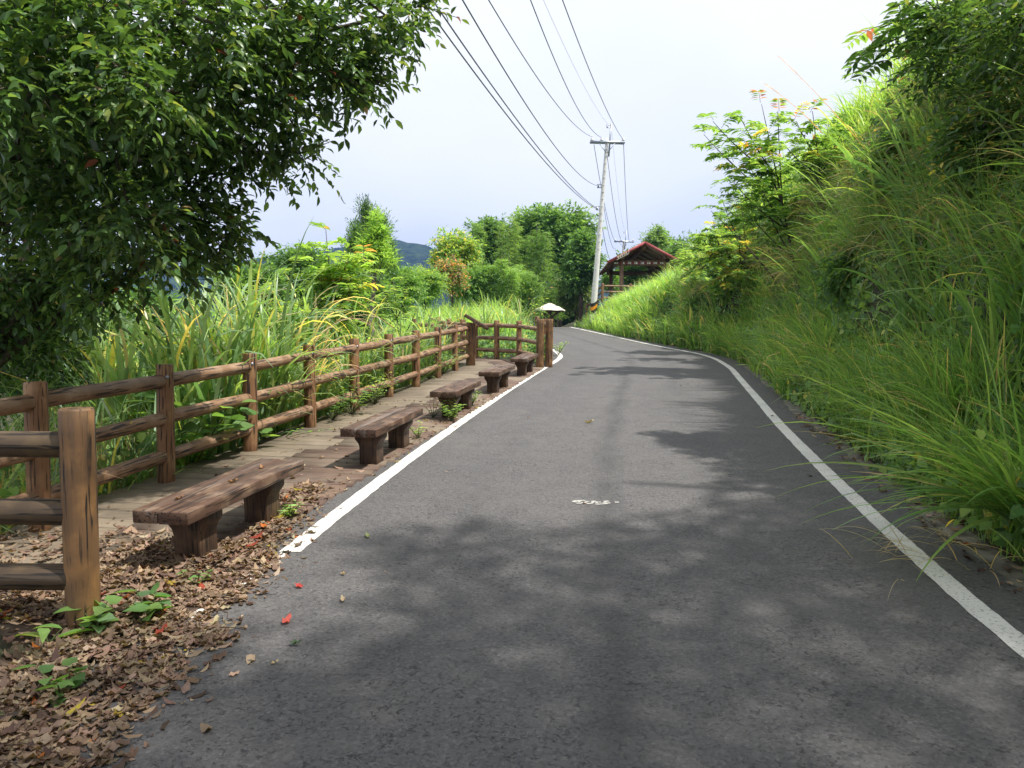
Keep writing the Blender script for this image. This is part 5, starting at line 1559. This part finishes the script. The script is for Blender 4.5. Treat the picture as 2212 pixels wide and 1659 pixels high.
# small plants one can pick out
def weed(px, py, label, h, nst, L, cols, kind='ovate', wr=.55, xy=None, base_z=None, spread=.5, k=7, name='weed'):
    x, y = xy or on_road(px, py)
    z = (float(plane(y)) + .01) if base_z is None else base_z
    root = empty(name, (x, y, z), label, 'weed')
    sm, cm = MB(), MB()
    for s_ in range(nst):
        a = s_ * 2.4 + rng.random()
        tip = np.array([math.cos(a) * h * spread * (.5 + rng.random()), math.sin(a) * h * spread * (.5 + rng.random()), h * (.55 + .5 * rng.random())])
        sp = bezier((0, 0, 0), tip, (0, 0, h * .15), 7)
        V, F = tube(sp, np.linspace(.006, .002, 7), 5); sm.add(V, F)
        t = np.linspace(.3, 1, k)
        P = np.stack([np.interp(t, np.linspace(0, 1, 7), sp[:, i]) for i in range(3)], -1)
        an = np.arange(k) * 2.4 + a
        D = np.stack([np.cos(an), np.sin(an), np.full(k, .1)], -1)
        V, F, T = leaves(P, D, np.array([0, 0, 1.0]) + .3 * rng.normal(size=(k, 3)), L * (.7 + .5 * rng.random(k)), L * wr * (.8 + .3 * rng.random(k)), kind, pick(cols, k)); cm.add(V, F, T)
    sm.obj('stem', M['stem'], root, smooth=True)
    cm.obj('foliage', M['leaf_soft'], root, tint=True)
W1 = [(3, MG), (3, LG)]; W2 = [(3, LG), (3, (0.11, .21, .04)), (1, YG)]
weed(325, 1345, 'broad leaved weed in the leaf litter right of the scarred post', .15, 4, .11, [(3, MG), (2, (0.06, .13, .05)), (1, LG)], 'heart', .8, k=4)
weed(210, 1368, 'broad leaved weed at the very foot of the scarred post', .15, 4, .11, [(3, LG), (2, (0.09, .16, .07))], 'heart', .8, k=4)
weed(105, 1400, 'single long leaf weed at the edge of the low board step', .12, 2, .20, W2, 'ovate', .4, k=2)
weed(40, 1500, 'sprawling weed patch in the lower corner below the low board step', .22, 9, .09, [(3, MG), (2, DM), (2, LG)], 'heart', .75, k=6, spread=.9, base_z=float(plane(3.2)) - .15)
weed(130, 1510, 'small round leaved weed beside the sprawling patch', .12, 4, .08, [(3, MG), (1, DM)], 'heart', .8, k=4, spread=.9)
weed(425, 1270, 'thin trailing weed behind the nearest bench leg in the litter', .10, 3, .05, W1, k=5, spread=.9)
weed(625, 1125, 'small tuft weed at the far leg of the nearest bench', .13, 7, .05, W2, k=7)
weed(904, 950, 'small upright weed at the far leg of the second bench', .20, 5, .06, W2, k=7)
weed(975, 912, 'bushy bright green weed in front of the middle bench', .30, 14, .065, W2, k=9)
weed(1018, 880, 'green weed under the far end of the middle bench', .26, 10, .06, W2, k=8)
weed(936, 905, 'sparse weed at the near left leg of the middle bench', .26, 6, .05, [(2, MG), (2, (0.2, .17, .08))], k=7)
weed(1085, 838, 'tiny weed between the fourth bench and the road', .12, 4, .05, W1, k=6)
weed(1207, 768, 'weed at the foot of the cracked thick post by the road line', .45, 9, .09, W2, k=8)
weed(757, 888, 'leafy shrub creeping through the fence by the fifth post', .55, 14, .09, [(3, MG), (3, LG), (1, YG)], k=8, xy=(-2.35, 11.2), spread=.7, name='creeping_shrub')
weed(800, 870, 'yellow green shrub spilling onto the boards between the fence posts', .5, 15, .075, [(3, YG), (3, LG)], k=9, xy=(-2.2, 12.3), spread=.7, name='creeping_shrub')
weed(715, 900, 'dark green low shrub under the rails near the drooping straw bunch', .38, 12, .085, [(3, DM), (3, MG)], k=8, xy=(-2.5, 10.7), spread=.8, name='creeping_shrub')
weed(980, 800, 'light green shrub pushing through the fence near the slanted board', .55, 16, .08, W2, k=9, xy=(-1.55, 17.2), spread=.8, name='creeping_shrub')
weed(950, 800, 'green shrub under the rails left of the lighter one', .6, 14, .08, W1, k=9, xy=(-1.75, 16.2), spread=.7, name='creeping_shrub')
weed(610, 935, 'fern like sprig lying on the boards under the rails', .16, 4, .06, W1, k=9, xy=(-2.78, 9.35), spread=2.4)
weed(330, 770, 'large leaved vine mounded above the rails between the second and third posts', 1.15, 16, .22, [(3, MG), (3, LG), (1, DM)], 'heart', .85, k=5, xy=(-3.45, 8.0), base_z=G(-3.45, 8.0), spread=.5, name='vine')
weed(420, 770, 'large leaved vine beside the third fence post', 1.1, 12, .20, [(3, MG), (3, LG)], 'heart', .85, k=5, xy=(-3.35, 9.0), base_z=G(-3.35, 9.0), spread=.5, name='vine')
weed(1480, 620, 'feathery pale weed standing alone against the dark bank', 1.3, 9, .09, [(2, (0.12, .17, .06)), (2, LG)], k=14, xy=(float(xr(17.5)) + .95, 17.5), base_z=G(float(xr(17.5)) + .95, 17.5), spread=.35, name='tall_weed')
weed(1160, 650, 'leafy yellow tipped shoot left of the umbrella shaped shelter', 1.6, 6, .14, [(3, LG), (2, YG), (.6, OR)], k=9, xy=(at(1160, 660, 30)[0], 30), base_z=G(at(1160, 660, 30)[0], 30) + .6, spread=.3, name='tall_weed')

# ------------------------------------------------------------------ fallen leaves
def litter():
    LC = [(5, (0.21, .142, .10)), (4, (0.28, .20, .138)), (3, (0.13, .085, .062)), (2, (0.36, .27, .185)), (1.0, (0.085, .055, .042)), (.14, (0.38, .12, .03)), (.10, (.28, .05, .03)), (.12, YE)]
    P = []
    def put_in(n, f):
        q = f(n); P.append(q)
    def edge(y): return interp(y, [(0, -1.58), (2.7, -1.52), (3.6, -1.50), (4.1, -1.52), (4.8, -1.56), (5.4, -1.60), (6.3, -1.68), (7.0, -1.64)])
    n = 11500
    y = 1.9 + 3.3 * rng.random(n); w = rng.random(n) ** 0.9
    x = edge(y) + .09 * (vnoise(y * 5, y * 0, 31) - .5) * 2 - w * 1.25 * np.clip(1.15 - (y - 4.4) * .5, .25, 1)
    thick = np.minimum(1, w * 3)
    P.append((x, y, thick * .038 * rng.random(n)))
    n = 900                                   # between bench and line
    y = 5 + 1.9 * rng.random(n); x = edge(y) - .02 - .26 * rng.random(n)
    P.append((x, y, .02 * rng.random(n)))
    n = 260                                   # loose fringe on the asphalt
    y = 2 + 4.6 * rng.random(n); x = edge(y) + np.abs(.10 * rng.normal(size=n))
    P.append((x, y, np.zeros(n)))
    n = 2300                                  # on the boards and soil by the near fence
    y = 2.3 + 3.2 * rng.random(n); x = -2.3 - 1.7 * rng.random(n)
    P.append((x, y, .03 * rng.random(n)))
    n = 420                                   # thinning along the boardwalk
    y = 4.2 + 9 * rng.random(n) ** 1.8; x = xf(y) + .2 + (BENCH_LINE(y) - xf(y) - .15) * rng.random(n)
    P.append((x, y, np.zeros(n)))
    n = 500                                   # right side toe
    y = 2.5 + 9 * rng.random(n); x = xr(y) + .3 + .4 * rng.random(n)
    P.append((x, y, .01 * rng.random(n)))
    n = 130
    y = 6 + 9 * rng.random(n); x = BENCH_LINE(y) - .05 + .06 * rng.normal(size=n)
    P.append((x, y, np.zeros(n)))
    n = 34
    y = 2.5 + 14 * rng.random(n); x = xl(y) + (xr(y) - xl(y)) * rng.random(n)
    P.append((x, y, np.zeros(n))); n_small = n
    x = np.concatenate([p[0] for p in P]); y = np.concatenate([p[1] for p in P]); h = np.concatenate([p[2] for p in P])
    n = len(x)
    on_deck = (x < BENCH_LINE(y) + .03) & (x > xf(y)) & (y > 3.9)
    z = np.where(on_deck, plane(y) + .026, np.maximum(plane(y) * (x > -2.1) - 9 * (x <= -2.1), ground(x, y) + .03)) + .006 + h
    a = rng.random(n) * 6.28
    D = np.stack([np.cos(a), np.sin(a), .13 * rng.normal(size=n)], -1)
    N = np.array([0, 0, 1.0]) + .19 * rng.normal(size=(n, 3))
    s = np.where(rng.random(n) < .35, .016 + .02 * rng.random(n), .038 + .062 * rng.random(n) ** 1.6); s[-n_small:] *= .7
    mb = MB()
    half = rng.random(n) < .55
    P_ = np.stack([x, y, z], -1); tn = pick(LC, n, .25); w_ = s * (.45 + .25 * rng.random(n))
    for msk, kind, cu in ((half, 'ovate', -1.6), (~half, 'litter', 1.2)):
        V, F, T = leaves(P_[msk], D[msk], N[msk], s[msk] * (1.15 if kind == 'ovate' else 1), w_[msk], kind, tn[msk], cu); mb.add(V, F, T)
    # twigs in the litter
    for k in range(60):
        yy_ = 2.2 + 3.4 * rng.random(); xx_ = float(edge(yy_)) - .9 * rng.random() + .05
        a_ = rng.random() * 6.28; l_ = .06 + .16 * rng.random()
        z_ = float(plane(yy_)) + .035
        V, F = tube([(xx_, yy_, z_), (xx_ + l_ * .5 * math.cos(a_), yy_ + l_ * .5 * math.sin(a_), z_ + .012), (xx_ + l_ * math.cos(a_ + .2), yy_ + l_ * math.sin(a_ + .2), z_)], .0025, 5)
        mb.add(V, F, np.array([.09, .06, .04]))
    tag(mb.obj('leaf_litter', M['dry'], tint=True), kind='stuff')
litter()
FL = 'single leaves lying on the asphalt'
def leaf_on_road(px, py, col, label, s=.085, a=None, z=.008, onb=None):
    x, y = on_road(px, py) if onb is None else onb
    a = rng.random() * 6.28 if a is None else a
    V, F, T = leaves(np.zeros((1, 3)), np.array([[math.cos(a), math.sin(a), .08]]), np.array([[.2 * rng.normal(), .2 * rng.normal(), 1]]), np.array([s]), np.array([s * .55]), 'litter', np.array([col]), 1.6)
    mb = MB(); mb.add(V, F, T)
    o = mb.obj('fallen_leaf', M['dry'], tint=True, loc=(x, y, float(plane(y)) + z))
    tag(o, label, 'fallen leaf', FL)
leaf_on_road(611, 1352, (.48, .10, .08), 'pinkish red leaf on the asphalt right of the leaf litter', .09, 1.4)
leaf_on_road(655, 1272, (.40, .06, .05), 'small dark red leaf on the asphalt near the start of the white line', .07, 2.6)
leaf_on_road(742, 1303, (.42, .33, .22), 'pale tan leaf on the asphalt right of the red leaves', .065)
leaf_on_road(625, 1393, (.07, .11, .06), 'dark green curled leaf on the asphalt below the pinkish red one', .07)
leaf_on_road(796, 1164, (.24, .27, .13), 'greenish leaf on the asphalt right of the white line start', .08)
leaf_on_road(736, 1241, (.36, .26, .14), 'small brown leaf on the asphalt beyond the dark red one', .05)
leaf_on_road(584, 1438, (.45, .36, .2), 'tiny yellowish leaf on the asphalt nearest the camera', .04)
leaf_on_road(1263, 914, (.42, .35, .22), 'pale leaf lying in the middle of the lane ahead of the worn writing', .14, .1)
leaf_on_road(500, 1180, (.38, .10, .05), 'reddish leaf on the seat edge shadow of the nearest bench', .07, None, .01, (-1.62, 5.6))
leaf_on_road(850, 1000, (.45, .38, .27), 'pale scrap of leaf beside the white line past the second bench', .08, None)
leaf_on_road(440, 1050, (.26, .15, .08), 'curled brown leaf lying on the seat of the nearest bench', .08, .6, .43, (-1.98, 5.3))
leaf_on_road(480, 1040, (.30, .17, .09), 'second brown leaf on the seat of the nearest bench, nearer its far end', .075, 2.0, .43, (-1.88, 5.75))
leaf_on_road(330, 1110, (.20, .11, .07), 'dark leaf on the near left corner of the nearest bench', .07, 1.0, .43, (-2.15, 4.85))
